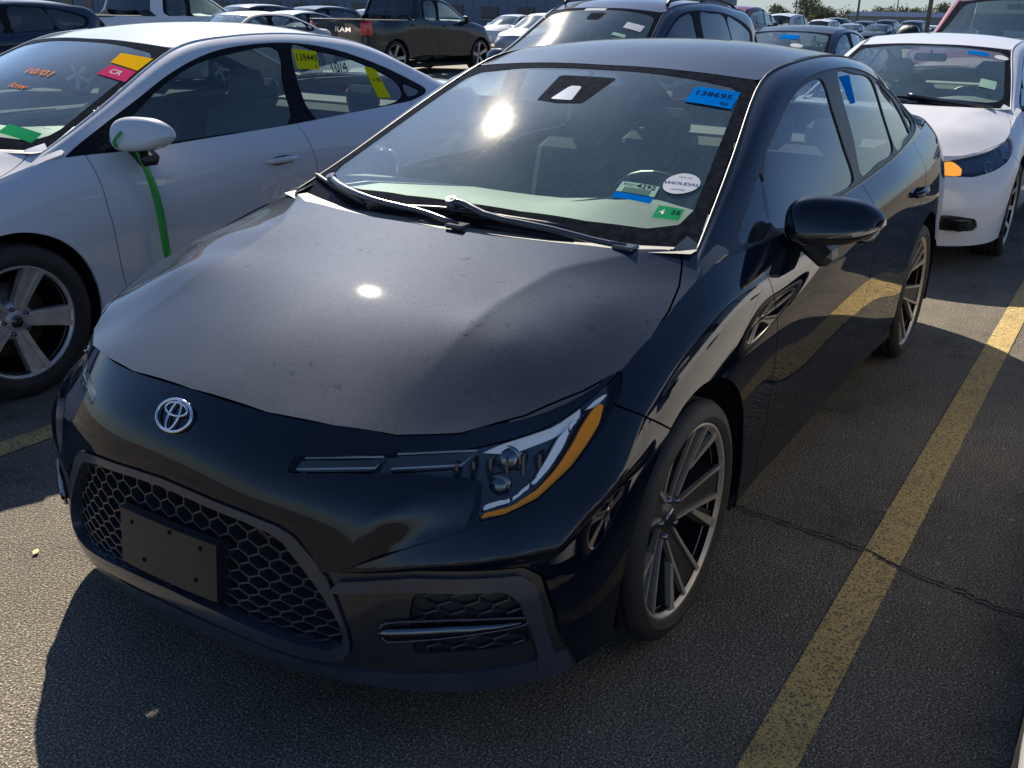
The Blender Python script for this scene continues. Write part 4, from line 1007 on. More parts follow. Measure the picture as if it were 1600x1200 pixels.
hh = asph.math('ADD', asph.math('MULTIPLY', vor.outputs[0], .7), asph.math('MULTIPLY', n1, 1.)); asph.bump(hh, .9, .007)
b = MB(); xs_ = [12, 6, 0, -5, -30, -60, -120, -260, -900]; ys_ = [-700, -60, 0, 60, 700]
for x in xs_:
    for y in ys_: b.v.append((x, y, gz(x, y) if x > -130 else gz(-130, 0)))
m = len(ys_)
for i in range(len(xs_)-1):
    for j in range(m-1): b.f.append((i*m+j, (i+1)*m+j, (i+1)*m+j+1, i*m+j+1)); b.sm.append(False)
tag(b.obj('ground', asph.m, fixn=True), kind='structure')
yl = NT('yellow_paint'); wear = yl.math('MULTIPLY', yl.ramp(yl.noise(150, 4, .7), [(.41, 0), (.51, 1)]), yl.ramp(yl.noise(5, 4, .6), [(.25, .6), (.5, 1)])); yl.l(yl.mix(wear, (.06, .055, .045), (.54, .385, .125)), yl.b.inputs['Base Color']); yl.set(Roughness=.8); yl.bump(yl.noise(260, 3, .6), .8, .005)
def line(y0, y1, x0, x1, z=.004):
    b = MB(); k = max(2, int(abs(x1-x0)/1.5))
    for i in range(k):
        a = x0+(x1-x0)*i/k; c_ = x0+(x1-x0)*(i+1)/k; b.quad((a, y0, gz(a, 0)+z), (a, y1, gz(a, 0)+z), (c_, y1, gz(c_, 0)+z), (c_, y0, gz(c_, 0)+z))
    return tag(b.obj('parking_line', yl.m, fixn=True), kind='structure')
LY = [1.183+2.86*k for k in range(-9, 9)]
for y in LY: line(y, y+.112, 1.6, -9.0)
for y in LY: line(y, y+.112, -16.5, -26)
# crack running across the bay
ck = simple('tar_crack', (.010, .010, .010), .9); gk = simple('crack_edge_dust', (.13, .125, .115), .9)
def crack(pts, w=.006):
    r = random.Random(3); P = cspl(np.arange(len(pts)), np.array(pts, float), np.linspace(0, len(pts)-1, 70)); b = MB(); g_ = MB()
    P[:, :2] += np.array([[r.uniform(-.008, .008), r.uniform(-.008, .008)] for _ in P])
    for a, c_ in zip(P[:-1], P[1:]):
        wa = w*r.uniform(.3, 1.2); b.quad((a[0]-wa, a[1], .0065), (a[0]+wa, a[1], .0065), (c_[0]+wa, c_[1], .0065), (c_[0]-wa, c_[1], .0065)); g_.quad((a[0]+wa, a[1], .0055), (a[0]+wa*2.2, a[1], .0055), (c_[0]+wa*2.2, c_[1], .0055), (c_[0]+wa, c_[1], .0055))
    tag(b.obj('pavement_crack', ck, fixn=True), kind='structure'); tag(g_.obj('pavement_crack_edge', gk, fixn=True), kind='structure')
crack([(-.743, .70), (-.724, .954), (-.694, 1.192), (-.647, 1.305), (-.615, 1.47), (-.577, 1.64), (-.5, 2.4)])

# dry leaves and grit lying about
def leaf(x, y, a, s, lab):
    b = MB(); P = [(-.5, 0, .15), (-.2, .28, .05), (.2, .24, .12), (.5, 0, .02), (.2, -.24, .16), (-.2, -.28, .08)]; c_, s_ = math.cos(a), math.sin(a)
    V = [((p[0]*c_-p[1]*s_)*s+x, (p[0]*s_+p[1]*c_)*s+y, p[2]*s*.6+.007) for p in P]+[(x, y, .007+.02*s)]; b.add(V, [(i, (i+1) % 6, 6) for i in range(6)], True)
    tag(b.obj('leaf', simple('dry_leaf', (.55, .42, .14), .7)), lab, 'leaf')
leaf(.72, -.86, .6, .030, 'small pale yellow leaf on the sunlit asphalt at the lower left')
g_ = MB(); r_ = random.Random(9)
for k in range(1500):
    x, y = r_.uniform(-2.5, 1.6), r_.uniform(-2.2, 2.0); s_ = r_.uniform(.0010, .0030)*(1.6 if r_.random() < .06 else 1)
    V = [(x+s_*r_.uniform(-1, 1), y+s_*r_.uniform(-1, 1), .004+s_*r_.uniform(0, 1.2)) for _ in range(4)]; g_.add(V, [(0, 1, 2), (0, 3, 1), (1, 3, 2), (0, 2, 3)])
tag(g_.obj('grit', simple('pale_grit', (.42, .40, .35), .8)), 'loose pale grit scattered over the asphalt', 'grit', kind='stuff')

# ------------------------------------------------------------------ the black sedan
cor, I = build_car('parked_car', 'black sedan with a dusty bonnet and dark honeycomb grille, nearest the camera', 'car', (0, 0, 0), mat='black', q='full', wheel='corolla', arch=.378, extra=dict(front=corolla_front), hoodbump=.012)
WGs = I['WG']; d_ = WGs.V
wsfull = join(WGs, mirror(WGs)); wsfull.N = np.where(wsfull.N[:, 2:3] < 0, -wsfull.N, wsfull.N)
wiper(cor, wsfull, [(-.105, .085, .944), (-.143, -.075, .956), (-.161, -.232, .959), (-.225, -.426, .967), (-.300, -.545, .976)], [(-.378, -.700, .981), (-.261, -.498, .97), (-.172, -.309, .958)])
wiper(cor, wsfull, [(-.185, .56, .935), (-.178, .455, .94), (-.167, .322, .954), (-.159, .16, .963), (-.184, .066, .978), (-.186, .009, .98)], [(-.167, -.292, .957), (-.164, -.137, .966), (-.175, -.006, .974), (-.181, .167, .973), (-.206, .379, .965)])
# sensor pod behind the screen
pod = offset(inside(wsfull, 'XY', [(-.985, -.11), (-.985, .11), (-.79, .085), (-.775, .0), (-.79, -.085)]), .0008); wch = inside(pod, 'XY', [(-.905, -.022), (-.905, .022), (-.80, .040), (-.80, -.040)])
po = tmobj('sensor_cover', pod, MT['frit'], cor); tmobj('sensor_window', offset(wch, .0012), MT['guide'], po)
sticker(cor, 'windscreen_sticker', [(-1.005, .385, 1.305), (-1.030, .528, 1.291), (-.925, .540, 1.249), (-.905, .392, 1.264)], wsfull, MT['sblue'], txts=[('138695', .48, .38, .041, 'ink', 1.0), ('03', .8, .80, .026, 'ink')])[0]['label'] = 'blue windscreen sticker with number 138695'
sticker(cor, 'windscreen_sticker', [(-.455, .41, 1.071), (-.48, .515, 1.064), (-.432, .521, 1.042), (-.408, .412, 1.052)], wsfull, MT['spale'], txts=[('TX211', .26, .25, .016, 'ink'), ('4292', .68, .25, .027, 'ink'), ('||||||||||||||||', .5, .70, .030, 'ink', .62)])
sticker(cor, 'windscreen_sticker', [(-.404, .413, 1.052), (-.428, .522, 1.042), (-.402, .523, 1.029), (-.380, .414, 1.038)], wsfull, MT['sblue'])
sticker(cor, 'windscreen_sticker', [(-.553, .515, 1.103), (-.580, .610, 1.095), (-.492, .612, 1.048), (-.455, .518, 1.048)], wsfull, MT['swh'], oval=True, nd=8, txts=[('WHOLESALE', .5, .5, .021, 'inkb'), ('INSPECTED', .5, .2, .008, 'inkb'), ('CERTIFIED', .5, .8, .009, 'inkb')])
sticker(cor, 'windscreen_sticker', [(-.408, .548, 1.026), (-.425, .618, 1.020), (-.376, .622, .996), (-.354, .552, 1.000)], wsfull, MT['sgr'], txts=[('4', .25, .5, .034, 'swh'), ('25', .75, .4, .026, 'ink')])
up_ = I['up']
sticker(cor, 'side_window_sticker', [(-1.72, .66, 1.325), (-1.86, .66, 1.325), (-1.83, .70, 1.225), (-1.76, .70, 1.225)], offset(up_, -.009), MT['sblue'], d=.002)

# ------------------------------------------------------------------ white sedan to its right (left in the photograph)
HL2 = [(.70, .42, .70), (.55, .62, .735), (.35, .745, .79), (.18, .79, .835), (.12, .80, .835), (.28, .82, .74), (.50, .78, .66), (.66, .62, .62), (.75, .45, .62)]
AMB2 = [(.66, .50, .64), (.63, .55, .70), (.55, .63, .72), (.55, .66, .65), (.60, .60, .64)]
DLO_E = [(-.33, .915), (-.55, 1.018), (-.782, 1.122), (-.985, 1.214), (-1.2, 1.289), (-1.4, 1.330), (-1.7, 1.348), (-1.95, 1.335), (-2.22, 1.290), (-2.55, 1.20), (-2.80, 1.105), (-2.88, 1.06), (-2.80, 1.03), (-2.55, .995), (-2.186, .968), (-1.7, .952), (-1.271, .94), (-.8, .925), (-.45, .910)]
WIN_E = [('front_door', [(-.62, .985), (-.80, 1.095), (-.985, 1.19), (-1.18, 1.262), (-1.42, 1.306), (-1.70, 1.322), (-1.66, 1.15), (-1.615, .965), (-1.2, .950), (-.62, .938)]),
         ('rear_door', [(-1.80, 1.320), (-2.0, 1.300), (-2.22, 1.262), (-2.42, 1.20), (-2.60, 1.125), (-2.62, 1.05), (-2.5, 1.01), (-2.2, .990), (-1.80, .975)]),
         ('rear_quarter', [(-2.66, 1.105), (-2.82, 1.055), (-2.74, 1.038), (-2.655, 1.035)])]
FD_E = [(-.43, 1.2), (-.433, .90), (-.445, .70), (-.487, .39), (-.52, .232), (-1.60, .232), (-1.70, .55), (-1.705, .75), (-1.655, .96), (-1.65, 1.2)]
RD_E = [(-1.65, 1.2), (-1.655, .96), (-1.705, .75), (-1.70, .55), (-1.60, .232), (-2.20, .232), (-2.27, .42), (-2.33, .62), (-2.42, .78), (-2.60, .90), (-2.66, 1.0), (-2.66, 1.2)]
ela, E_ = build_car('parked_car', 'white sedan with a green ribbon tied to its mirror, left of the black sedan', 'car', (-.02, -2.86, 0), mat='pearl', q='mid', wheel='silver5', hl=HL2, dlo=DLO_E, wins=WIN_E, doors=(FD_E, RD_E), arch=.365, tyre=.316, twidth=.205, rub='pearl', seat='seatgrey', mpos=(-.63, .935, 1.005), crease=[(.5, .60), (-.4, .66), (-1.6, .76), (-2.7, .87), (-3.4, .93)])
upE = offset(E_['up'], -.009); wE = join(E_['WG'], mirror(E_['WG'])); wE.N = np.where(wE.N[:, 2:3] < 0, -wE.N, wE.N)
sticker(ela, 'side_window_sticker', [(-1.815, .66, 1.317), (-1.985, .66, 1.300), (-1.965, .72, 1.215), (-1.80, .70, 1.218)], upE, MT['syel'], d=.003, txts=[('138449', .5, .42, .055, 'ink', 1.), ('|||', .86, .82, .02, 'ink')])
sticker(ela, 'side_window_sticker', [(-2.35, .67, 1.205), (-2.45, .67, 1.198), (-2.49, .75, 1.035), (-2.37, .745, 1.035)], upE, MT['syel'], d=.003, txts=[('6', .3, .42, .035, 'ink'), ('88', .72, .42, .035, 'ink')])
sur = upE
def pen(parent, txt, c, size, mat, surf, right, sx=1.):
    C = np.array(c, float); i = ((surf.V-C)**2).sum(1).argmin(); N = surf.N[i]; r = np.array(right, float); r -= N*(r@N); r /= np.linalg.norm(r); u = np.cross(N, r); r, u = (r, u) if u[2] > 0 else (r, -u); P0 = C+N*((surf.V[i]-C)@N)
    return surf_text(txt, size, lambda a, b_: P0+r*a+u*b_+N*.0045, MT[mat], parent, 'handwriting', sx=sx)
pen(ela, '10/4', (-2.12, .70, 1.215), .085, 'ink', upE, (-1, 0, 0)); pen(ela, '7-', (-2.15, .74, 1.10), .05, 'inkr', upE, (-1, 0, 0))
pen(ela, '10/01', (-.72, .13, 1.17), .075, 'inko', wE, (0, 1, .0), 1.2); pen(ela, 'low', (-.60, .15, 1.11), .065, 'inko', wE, (0, 1, 0), 1.2)
sticker(ela, 'windscreen_sticker', [(-.985, .36, 1.30), (-1.01, .555, 1.285), (-.90, .575, 1.235), (-.90, .39, 1.265)], wE, MT['sor'], d=.003)
sticker(ela, 'windscreen_sticker', [(-.885, .41, 1.255), (-.895, .575, 1.225), (-.81, .60, 1.185), (-.80, .42, 1.215)], wE, MT['spk'], d=.003, txts=[('CR', .45, .5, .055, 'swh')])
sticker(ela, 'windscreen_sticker', [(-.36, .40, 1.02), (-.37, .60, 1.01), (-.31, .61, .975), (-.30, .41, .985)], wE, MT['sgr'], d=.003)
# green ribbon hanging from the mirror
P = [(-.56, .90, 1.00), (-.58, .915, .955), (-.60, .93, .90), (-.635, .935, .80), (-.655, .94, .68), (-.665, .94, .56), (-.68, .935, .42), (-.69, .935, .31), (-.70, .93, .25)]
P = cspl(np.arange(len(P)), np.array(P), np.linspace(0, len(P)-1, 26))+np.array([-.02, -2.86, 0]); b = MB(); V = []; F = []
for i, p in enumerate(P): w_ = (.010+.008*min(1, i/8)); tw = .5*math.sin(i*.35); V += [(p[0]-w_*math.cos(tw), p[1]-.012*math.sin(tw), p[2]), (p[0]+w_*math.cos(tw), p[1]+.012*math.sin(tw), p[2]), (p[0]+w_*math.cos(tw), p[1]+.012*math.sin(tw)-.002, p[2]), (p[0]-w_*math.cos(tw), p[1]-.012*math.sin(tw)-.002, p[2])]
for i in range(len(P)-1):
    for k in range(4): F.append((4*i+k, 4*i+(k+1) % 4, 4*i+4+(k+1) % 4, 4*i+4+k))
b.add(V, F, True); b.tube([(-.58+.05*math.cos(t), -2.86+.885+.012*math.sin(2*t), .985+.035*math.sin(t)) for t in np.linspace(0, 6.28, 20)], .007, 6)
tag(b.obj('ribbon', simple('green_ribbon', (.03, .36, .05), .45, vscale=60, var=.15)), 'bright green ribbon hanging from the mirror of the white sedan', 'ribbon')

# ------------------------------------------------------------------ white sedan behind
HLc = [(.70, .43, .675), (.60, .58, .700), (.44, .70, .735), (.28, .775, .785), (.14, .80, .815), (.22, .83, .745), (.38, .84, .675), (.52, .79, .625), (.63, .68, .595), (.73, .50, .600), (.74, .44, .64)]
AMc = [(.735, .44, .612), (.705, .445, .672), (.645, .535, .688), (.63, .60, .645), (.66, .60, .60)]
def civic_front(root, fr, W, two, one):
    fog = [(.36, .36), (.60, .365), (.735, .345), (.760, .30), (.735, .265), (.58, .27), (.38, .28), (.345, .31)]; gr = [(-.4, .60), (.25, .60), (.40, .57), (.42, .52), (.36, .46), (-.4, .45)]
    a = outside(outside(fr, 'YZ', fog, .002), 'YZ', gr, .002); two('fog_lamp_panel', offset(inside(fr, 'YZ', fog, .004), -.02), MT['trim'], 0); one('grille', offset(inside(fr, 'YZ', gr, .004), -.02), MT['mesh'], 0)
    b = MB()
    for z in (.285, .30, .315, .33, .345): b.box((.70, .55, z), (.10, .36, .004), Matrix.Rotation(-.55, 3, 'Z'))
    b.obj('fog_lamp_slat', MT['trim'], root)
    return a
civ, Cv = build_car('parked_car', 'white sedan with an amber lit indicator, parked behind the black sedan', 'car', (-5.35, .10, 0), mat='white', q='mid', hl=HLc, extra=dict(front=civic_front, amber=AMc), wheel='ten', seat='seatgrey', crease=[(.5, .60), (-1.6, .72), (-3.4, .85)], W=Warp(wz=[(0, 0), (.95, .955), (1.43, 1.415)]))
wC = join(Cv['WG'], mirror(Cv['WG'])); wC.N = np.where(wC.N[:, 2:3] < 0, -wC.N, wC.N)
sticker(civ, 'windscreen_sticker', [(-1.0, .27, 1.30), (-1.0, .42, 1.29), (-.945, .43, 1.265), (-.945, .28, 1.275)], wC, MT['sblue'])
sticker(civ, 'windscreen_sticker', [(-1.0, .46, 1.29), (-1.0, .56, 1.28), (-.93, .57, 1.25), (-.93, .47, 1.26)], wC, MT['swh'], oval=True)
sticker(civ, 'windscreen_sticker', [(-.60, .45, 1.13), (-.60, .56, 1.125), (-.49, .57, 1.07), (-.49, .46, 1.075)], wC, MT['spale'])
wiper(civ, wC, [(-.14, .10, .952), (-.20, -.2, .97), (-.25, -.45, .975)], [(-.33, -.62, .985), (-.25, -.3, .985), (-.22, -.05, .985)]); wiper(civ, wC, [(-.2, .58, .945), (-.19, .3, .965), (-.22, .05, .985)], [(-.22, -.12, .985), (-.21, .1, .985), (-.25, .45, .975)])

# ------------------------------------------------------------------ sport utility shapes
RAIL_S = np.array([(-.255, .722, .930), (-.5, .676, 1.035), (-.8, .618, 1.178), (-1.126, .566, 1.322), (-1.4, .575, 1.375), (-1.9, .585, 1.402), (-2.45, .580, 1.395), (-2.95, .572, 1.360), (-3.28, .570, 1.305), (-3.50, .635, 1.085)])
BELT_S = [-.16, -.45, -.7, -1.0, -1.4, -1.85, -2.35, -2.85, -3.25, -3.56]
ROOF_S = [(-1.126, .56, 1.328), (-1.09, .3, 1.348), (-1.08, 0, 1.354), (-1.35, 0, 1.40), (-1.7, 0, 1.428), (-2.2, 0, 1.436), (-2.8, 0, 1.415), (-3.26, 0, 1.365), (-1.4, .57, 1.378), (-1.9, .58, 1.405), (-2.4, .575, 1.398), (-2.9, .568, 1.364), (-3.25, .562, 1.312), (-1.7, .35, 1.417), (-2.6, .35, 1.415)]
BACK_S = [(-3.24, 0, 1.362), (-3.22, .555, 1.312), (-3.38, .59, 1.21), (-3.50, .62, 1.09), (-3.60, 0, 1.08), (-3.44, 0, 1.22), (-3.42, .35, 1.21)]
DLO_S = DLO[:9]+[(-2.3, 1.335), (-2.8, 1.285), (-3.08, 1.225), (-3.16, 1.17), (-3.08, 1.08), (-2.842, 1.03)]+DLO[15:]
WIN_S = WINS[:2]+[('rear_door', [(-1.69, 1.326), (-1.95, 1.330), (-2.30, 1.312), (-2.42, 1.15), (-2.44, 1.025), (-1.95, .998), (-1.66, .982), (-1.672, 1.10)]), ('rear_quarter', [(-2.38, 1.302), (-2.75, 1.268), (-3.04, 1.205), (-3.09, 1.165), (-3.02, 1.09), (-2.8, 1.045), (-2.52, 1.03)])]
WZS = [(0, 0), (.19, .27), (.40, .48), (.62, .74), (.75, .90), (.95, 1.09), (1.09, 1.225), (1.33, 1.53), (1.43, 1.655)]
def suv(label, loc, rz, mat, q='low', top=1., cat='sport utility car', group=None, **k):
    W = k.pop('W', None) or Warp(sy=1.03, wx=[(-3.7, -3.72), (-2.7, -2.70), (0, 0), (.9, .92)], wz=[(a, b_*top) for a, b_ in WZS]); k.setdefault('wheel', 'five')
    r = build_car('parked_car', label, cat, loc, rz, mat=mat, q=q, W=W, rail=RAIL_S, beltx=BELT_S, roof=ROOF_S, back=BACK_S, deck=[], dlo=DLO_S, wins=WIN_S, arch=.41, tyre=.355, rocker=.30, group=group, hl=HLc, rub='trim', glassm=k.pop('glassm', 'pg'), **k)
    if q != 'low':
        for sy in (1, -1):
            b = MB(); P = [(x, sy*W.sy*y, W.z(z)) for x, y, z in ((-1.30, .52, 1.375), (-1.42, .52, 1.418), (-1.9, .53, 1.438), (-2.5, .525, 1.435), (-2.92, .515, 1.400), (-3.05, .512, 1.360))]
            b.tube(cspl(np.arange(6), np.array(P, float), np.linspace(0, 5, 24)).tolist(), .017, 8); b.box((-2.1, sy*W.sy*.53, float(W.z(1.412))), (.10, .03, .05), bev=.01); b.obj('roof_rail', MT['trim'], r[0])
    return r
hs, Sv = suv('dark blue sport utility car with black roof rails and white paper on its windscreen', (-5.42, -2.82, 0), 0, 'navy', 'mid', glassm='pg')
wS = join(Sv['WG'], mirror(Sv['WG'])); wS.N = np.where(wS.N[:, 2:3] < 0, -wS.N, wS.N); WS_ = Sv['W']
def wst4(x0, x1, y0, y1):
    def q(x, y): d = ((wS.V[:, :2]-np.array([x, y]))**2).sum(1).argmin(); return tuple(wS.V[d])
    return [q(x0, y0), q(x0, y1), q(x1, y1), q(x1, y0)]
sticker(hs, 'windscreen_sticker', wst4(-1.06, -1.01, -.18, .06), wS, MT['swh']); sticker(hs, 'windscreen_sticker', wst4(-.88, -.78, .33, .50), wS, MT['swh']); sticker(hs, 'windscreen_sticker', wst4(-.72, -.66, .32, .43), wS, MT['spale'])
po = tmobj('sensor_cover', offset(inside(wS, 'XY', [(-.99, -.09), (-.99, .09), (-.86, .06), (-.86, -.06)]), .0008), MT['frit'], hs)

# ------------------------------------------------------------------ second dark sedan, red pickup
ds, Dd = build_car('parked_car', 'dark sedan with a blue tag on its windscreen, behind the blue utility car', 'car', (-11.4, -2.9, gz(-11, 0)), mat='black', q='mid', hl=HL2, wheel='five', seat='seatgrey')
wD = join(Dd['WG'], mirror(Dd['WG'])); wD.N = np.where(wD.N[:, 2:3] < 0, -wD.N, wD.N)
sticker(ds, 'windscreen_sticker', [(-.93, -.10, 1.30), (-.93, .15, 1.295), (-.80, .16, 1.24), (-.80, -.10, 1.245)], wD, MT['sblue']); sticker(ds, 'windscreen_sticker', [(-.68, .12, 1.19), (-.68, .30, 1.185), (-.57, .31, 1.14), (-.57, .13, 1.145)], wD, MT['swh'], oval=True)

RAIL_P = np.array([(-.255, .722, .930), (-.5, .690, 1.035), (-.8, .648, 1.178), (-1.126, .61, 1.322), (-1.4, .615, 1.378), (-1.7, .62, 1.395), (-1.95, .62, 1.392), (-2.12, .615, 1.370), (-2.19, .63, 1.25), (-2.23, .67, 1.06)])
BELT_P = [-.16, -.45, -.7, -1.0, -1.35, -1.65, -1.88, -2.06, -2.16, -2.25]
ROOF_P = [(-1.126, .605, 1.328), (-1.09, .3, 1.348), (-1.08, 0, 1.354), (-1.35, 0, 1.40), (-1.7, 0, 1.418), (-2.12, 0, 1.398), (-1.4, .61, 1.382), (-1.7, .615, 1.398), (-2.11, .61, 1.375), (-1.7, .35, 1.412)]
BACK_P = [(-2.12, 0, 1.396), (-2.11, .605, 1.372), (-2.165, .62, 1.25), (-2.22, .66, 1.08), (-2.24, 0, 1.06), (-2.18, 0, 1.23), (-2.175, .35, 1.24)]
WSP = [(-.281, .711, .938), (-.21, .4, .955), (-.18, 0, .962), (-1.126, .605, 1.326), (-1.09, .3, 1.346), (-1.08, 0, 1.352), (-.64, 0, 1.175), (-.66, .35, 1.165), (-.7, .655, 1.135), (-.48, .69, 1.032)]
DLO_P = DLO[:7]+[(-1.6, 1.349), (-1.9, 1.347), (-2.02, 1.33), (-2.06, 1.2), (-2.08, .985)]+DLO[17:]
WIN_P = WINS[:2]+[('rear_door', [(-1.65, 1.326), (-1.95, 1.318), (-2.0, 1.15), (-2.02, 1.0), (-1.66, .982)])]
RD_P = [(-1.61, 1.2), (-1.61, .99), (-1.635, .78), (-1.665, .60), (-1.625, .40), (-1.60, .232), (-2.05, .232), (-2.08, .6), (-2.09, .9), (-2.10, 1.2)]
def pickup(label, loc, rz, mat, q='mid', **k):
    W = Warp(sy=1.13, wx=[(-3.65, -4.80), (-2.7, -3.68), (-2.2, -2.72), (-1.65, -1.95), (-1.1, -1.2), (0, 0), (.9, .98)], wz=[(0, 0), (.19, .42), (.40, .62), (.62, .90), (.75, 1.12), (.95, 1.30), (1.07, 1.41), (1.33, 1.76), (1.43, 1.93)])
    sk = skirt_net().copy(); sk[-6:, 5:, 2] = [[.90, .955]]*6; sk[-6:, 5, 1] *= 1.02; sk[-6:, 6, 1] = sk[-6:, 5, 1]*.985
    sk[-3:, :, 0] = np.clip(sk[-3:, :, 0], -3.62, 0); sk[-3, :, 1] = np.maximum(sk[-3, :, 1], .80); sk[-3, :, 0] -= .05
    r = build_car('pickup_truck', label, 'pickup truck', loc, rz, mat=mat, q=q, W=W, net=sk, rail=RAIL_P, beltx=BELT_P, ws=WSP, roof=ROOF_P, back=BACK_P, deck=[], dlo=DLO_P, wins=WIN_P, doors=(None, RD_P), arch=.48, tyre=.41, rocker=.25, hl=HLc, glassm='pg', hoodbump=.02, twidth=.27, **k)
    root = r[0]; b = MB(); b.box((-3.72, 0, .85), (1.95, 1.55, .04)); zt = 1.29
    for sy in (1, -1): b.box((-3.72, sy*.80, 1.05), (1.95, .05, .46))
    b.box((-2.77, 0, 1.05), (.05, 1.7, .5)); b.obj('truck_bed', MT['trim'], root)
    b = MB()
    for sy in (1, -1): b.box((-3.74, sy*.865, zt+.012), (1.98, .12, .03), bev=.01)
    b.box((-4.72, 0, zt+.012), (.09, 1.70, .03), bev=.01); b.obj('bed_rail_cap', MT['trim'], root)
    return r
rp_, Rp = pickup('dark red pickup truck facing the camera behind the white sedan', (-10.75, .0, gz(-10, 0)), 0, 'redp', mirmat='trim', wheel='ram', msc=1.55, mpos=(-.60, .99, .985))
TLr = dict(poly=lambda W: ('YZ', W.YZ([(.66, .96), (.99, .96), (.99, .66), (.68, .66)])))
ram, Rm = pickup('dark grey pickup truck seen from behind, chrome lettering on its tailgate', (-18.6-2.0+4.8-.9, -15.4, gz(-19, 0)), math.pi, 'greyp', mirmat='trim', wheel='ram', taillight=TLr, msc=1.3)
ram.location = (-21.6, -15.4, gz(-20, 0))
_sk = join(Rm['sk'], mirror(Rm['sk'])); _sk = clip(_sk, -4.2-_sk.V[:, 0])
def _tg(u, v):
    P, N = nearest(_sk, -u-.22, 1.08+v, 'YZ'); return (P[0]-.012, -u-.22, 1.08+v)
surf_text('RAM', .17, _tg, MT['chrome'], ram, 'tailgate_lettering', bold=True, sx=1.5)

# white car whose corner shows at the right edge
nb, _n = build_car('parked_car', 'white car beside the black sedan, only its corner showing at the bottom right', 'car', (.12, 2.56, 0), mat='white', q='mid', hl=HL2, wheel='silver5')

# ------------------------------------------------------------------ far cars: one of each kind built, then copied
def copy_car(src, loc, rz, label, cat, mat, group=None):
    def dupo(o, par):
        c_ = o.copy(); COL.objects.link(c_)
        if par is not None: c_.parent = par; c_.matrix_parent_inverse = o.matrix_parent_inverse.copy()
        if o.type == 'MESH' and o.data.materials and o.data.materials[0] in PM and mat:
            k_ = (o.data.name, mat)
            if k_ not in MC: me = o.data.copy(); me.materials.clear(); me.materials.append(MT[mat]); MC[k_] = me
            c_.data = MC[k_]
        for ch in kids[o.name]: dupo(ch, c_)
        return c_
    kids = {}
    def walk(o):
        kids[o.name] = list(o.children)
        for ch in o.children: walk(ch)
    walk(src); r = dupo(src, None); r.location = loc; r.rotation_euler = (0, 0, rz); r['label'] = label; r['category'] = cat
    if group: r['group'] = group
    return r
MC = {}; PM = {MT[k] for k in ('black', 'white', 'pearl', 'navy', 'greyp', 'redp', 'bluep', 'silverp', 'beige')}
PI = math.pi
FAR = [
 ('suv', 'navy', -6.05, -14.9, 0., .93, 'dark blue crossover at the top left corner, its tail pointing right', 'sport utility car'),
 ('sedan', 'beige', -12.4, -15.4, 0., 1., 'cream roofed sedan parked in front of the pickup tailgate', 'car'),
 ('truck', 'white', -15.4, -17.6, PI, 1., 'white crew cab pickup truck seen between the dark crossover and the cream sedan', 'pickup truck'),
 ('sedan', 'bluep', -17.6, -19.2, 0., 1.02, 'blue sedan behind the cream sedan roof', 'car'),
 ('suv', 'silverp', -28.5, -17.3, 0., .95, 'silver crossover facing the camera beside the dark grey pickup', 'sport utility car'),
 ('suv', 'greyp', -20.9, -24.4, 0., .98, 'dark grey crossover behind the cream sedan, leftmost of three with sunlit roofs', 'sport utility car'),
 ('suv', 'black', -23.6, -24.0, 0., .98, 'black crossover with sunlit roof, middle of three behind the blue sedan', 'sport utility car'),
 ('suv', 'navy', -26.4, -23.6, 0., .96, 'navy crossover with sunlit roof, rightmost of three behind the blue sedan', 'sport utility car'),
 ('sedan', 'white', -31.5, -26.5, 0., 1.05, 'small white car past the black pickup bed', 'car'),
 ('sedan', 'white', -40.0, -26.0, 0., 1.05, 'white car in the gap between pickup and silver crossover', 'car'),
 ('suv', 'redp', -39.5, -12.8, PI, 1.22, 'red sport utility car showing above the blue car with roof rails', 'sport utility car'),
 ('suv', 'white', -45.8, -14.6, PI, 1.12, 'white sport utility car just right of the red one', 'sport utility car'),
 ('suv', 'pearl', -50.8, -14.6, PI, 1.12, 'second white sport utility car, below the tall tree', 'sport utility car'),
 ('suv', 'white', -66.0, -17.0, PI, 1.0, 'small white crossover left of the parked dark sedans', 'sport utility car'),
 ('sedan', 'silverp', -70.0, -17.3, 0., 1., 'silver sedan facing forward far away', 'car'),
 ('sedan', 'black', -66.0, -14.5, 0., 1., 'black sedan facing the camera in the far row', 'car'),
 ('sedan', 'greyp', -69.0, -13.4, 0., 1., 'grey sedan facing the camera right of the far black sedan', 'car'),
 ('suv', 'navy', -83.0, -18.6, PI, 1.0, 'navy hatchback seen from behind in the far row', 'sport utility car'),
 ('suv', 'black', -87.0, -17.9, PI, 1.08, 'black sport utility car behind the far grey sedan', 'sport utility car'),
 ('suv', 'greyp', -75.0, -13.4, PI, 1.05, 'dark grey sport utility car beside the red pickup mirror', 'sport utility car'),
 ('sedan', 'white', -94.0, -15.8, PI, 1., 'far white car between the lamp post and the red pickup', 'car'),
 ('suv', 'bluep', -101.0, -24.6, 1.2, 1.15, 'long pale blue van roof beyond the far cars', 'van'),
 ('sedan', 'bluep', -99.0, -12.0, PI, 1., 'blue car just left of the red pickup pillar', 'car'),
]
protos = {}
for (kind, mat, x, y, rz, sc, label, cat) in FAR:
    z = gz(x, y)
    if kind not in protos:
        if kind == 'sedan': protos[kind] = build_car('parked_car', label, cat, (x, y, z), rz, mat=mat, q='low', hl=HL2, wheel='five')[0]
        elif kind == 'suv': protos[kind] = suv(label, (x, y, z), rz, mat, 'low')[0]
        elif kind == 'truck': protos[kind] = pickup(label, (x, y, z), rz, mat, 'low', wheel='ram')[0]; protos[kind]['category'] = cat
        o = protos[kind]
    else: o = copy_car(protos[kind], (x, y, z), rz, label, cat, mat)
    o.scale = (1, 1, sc)

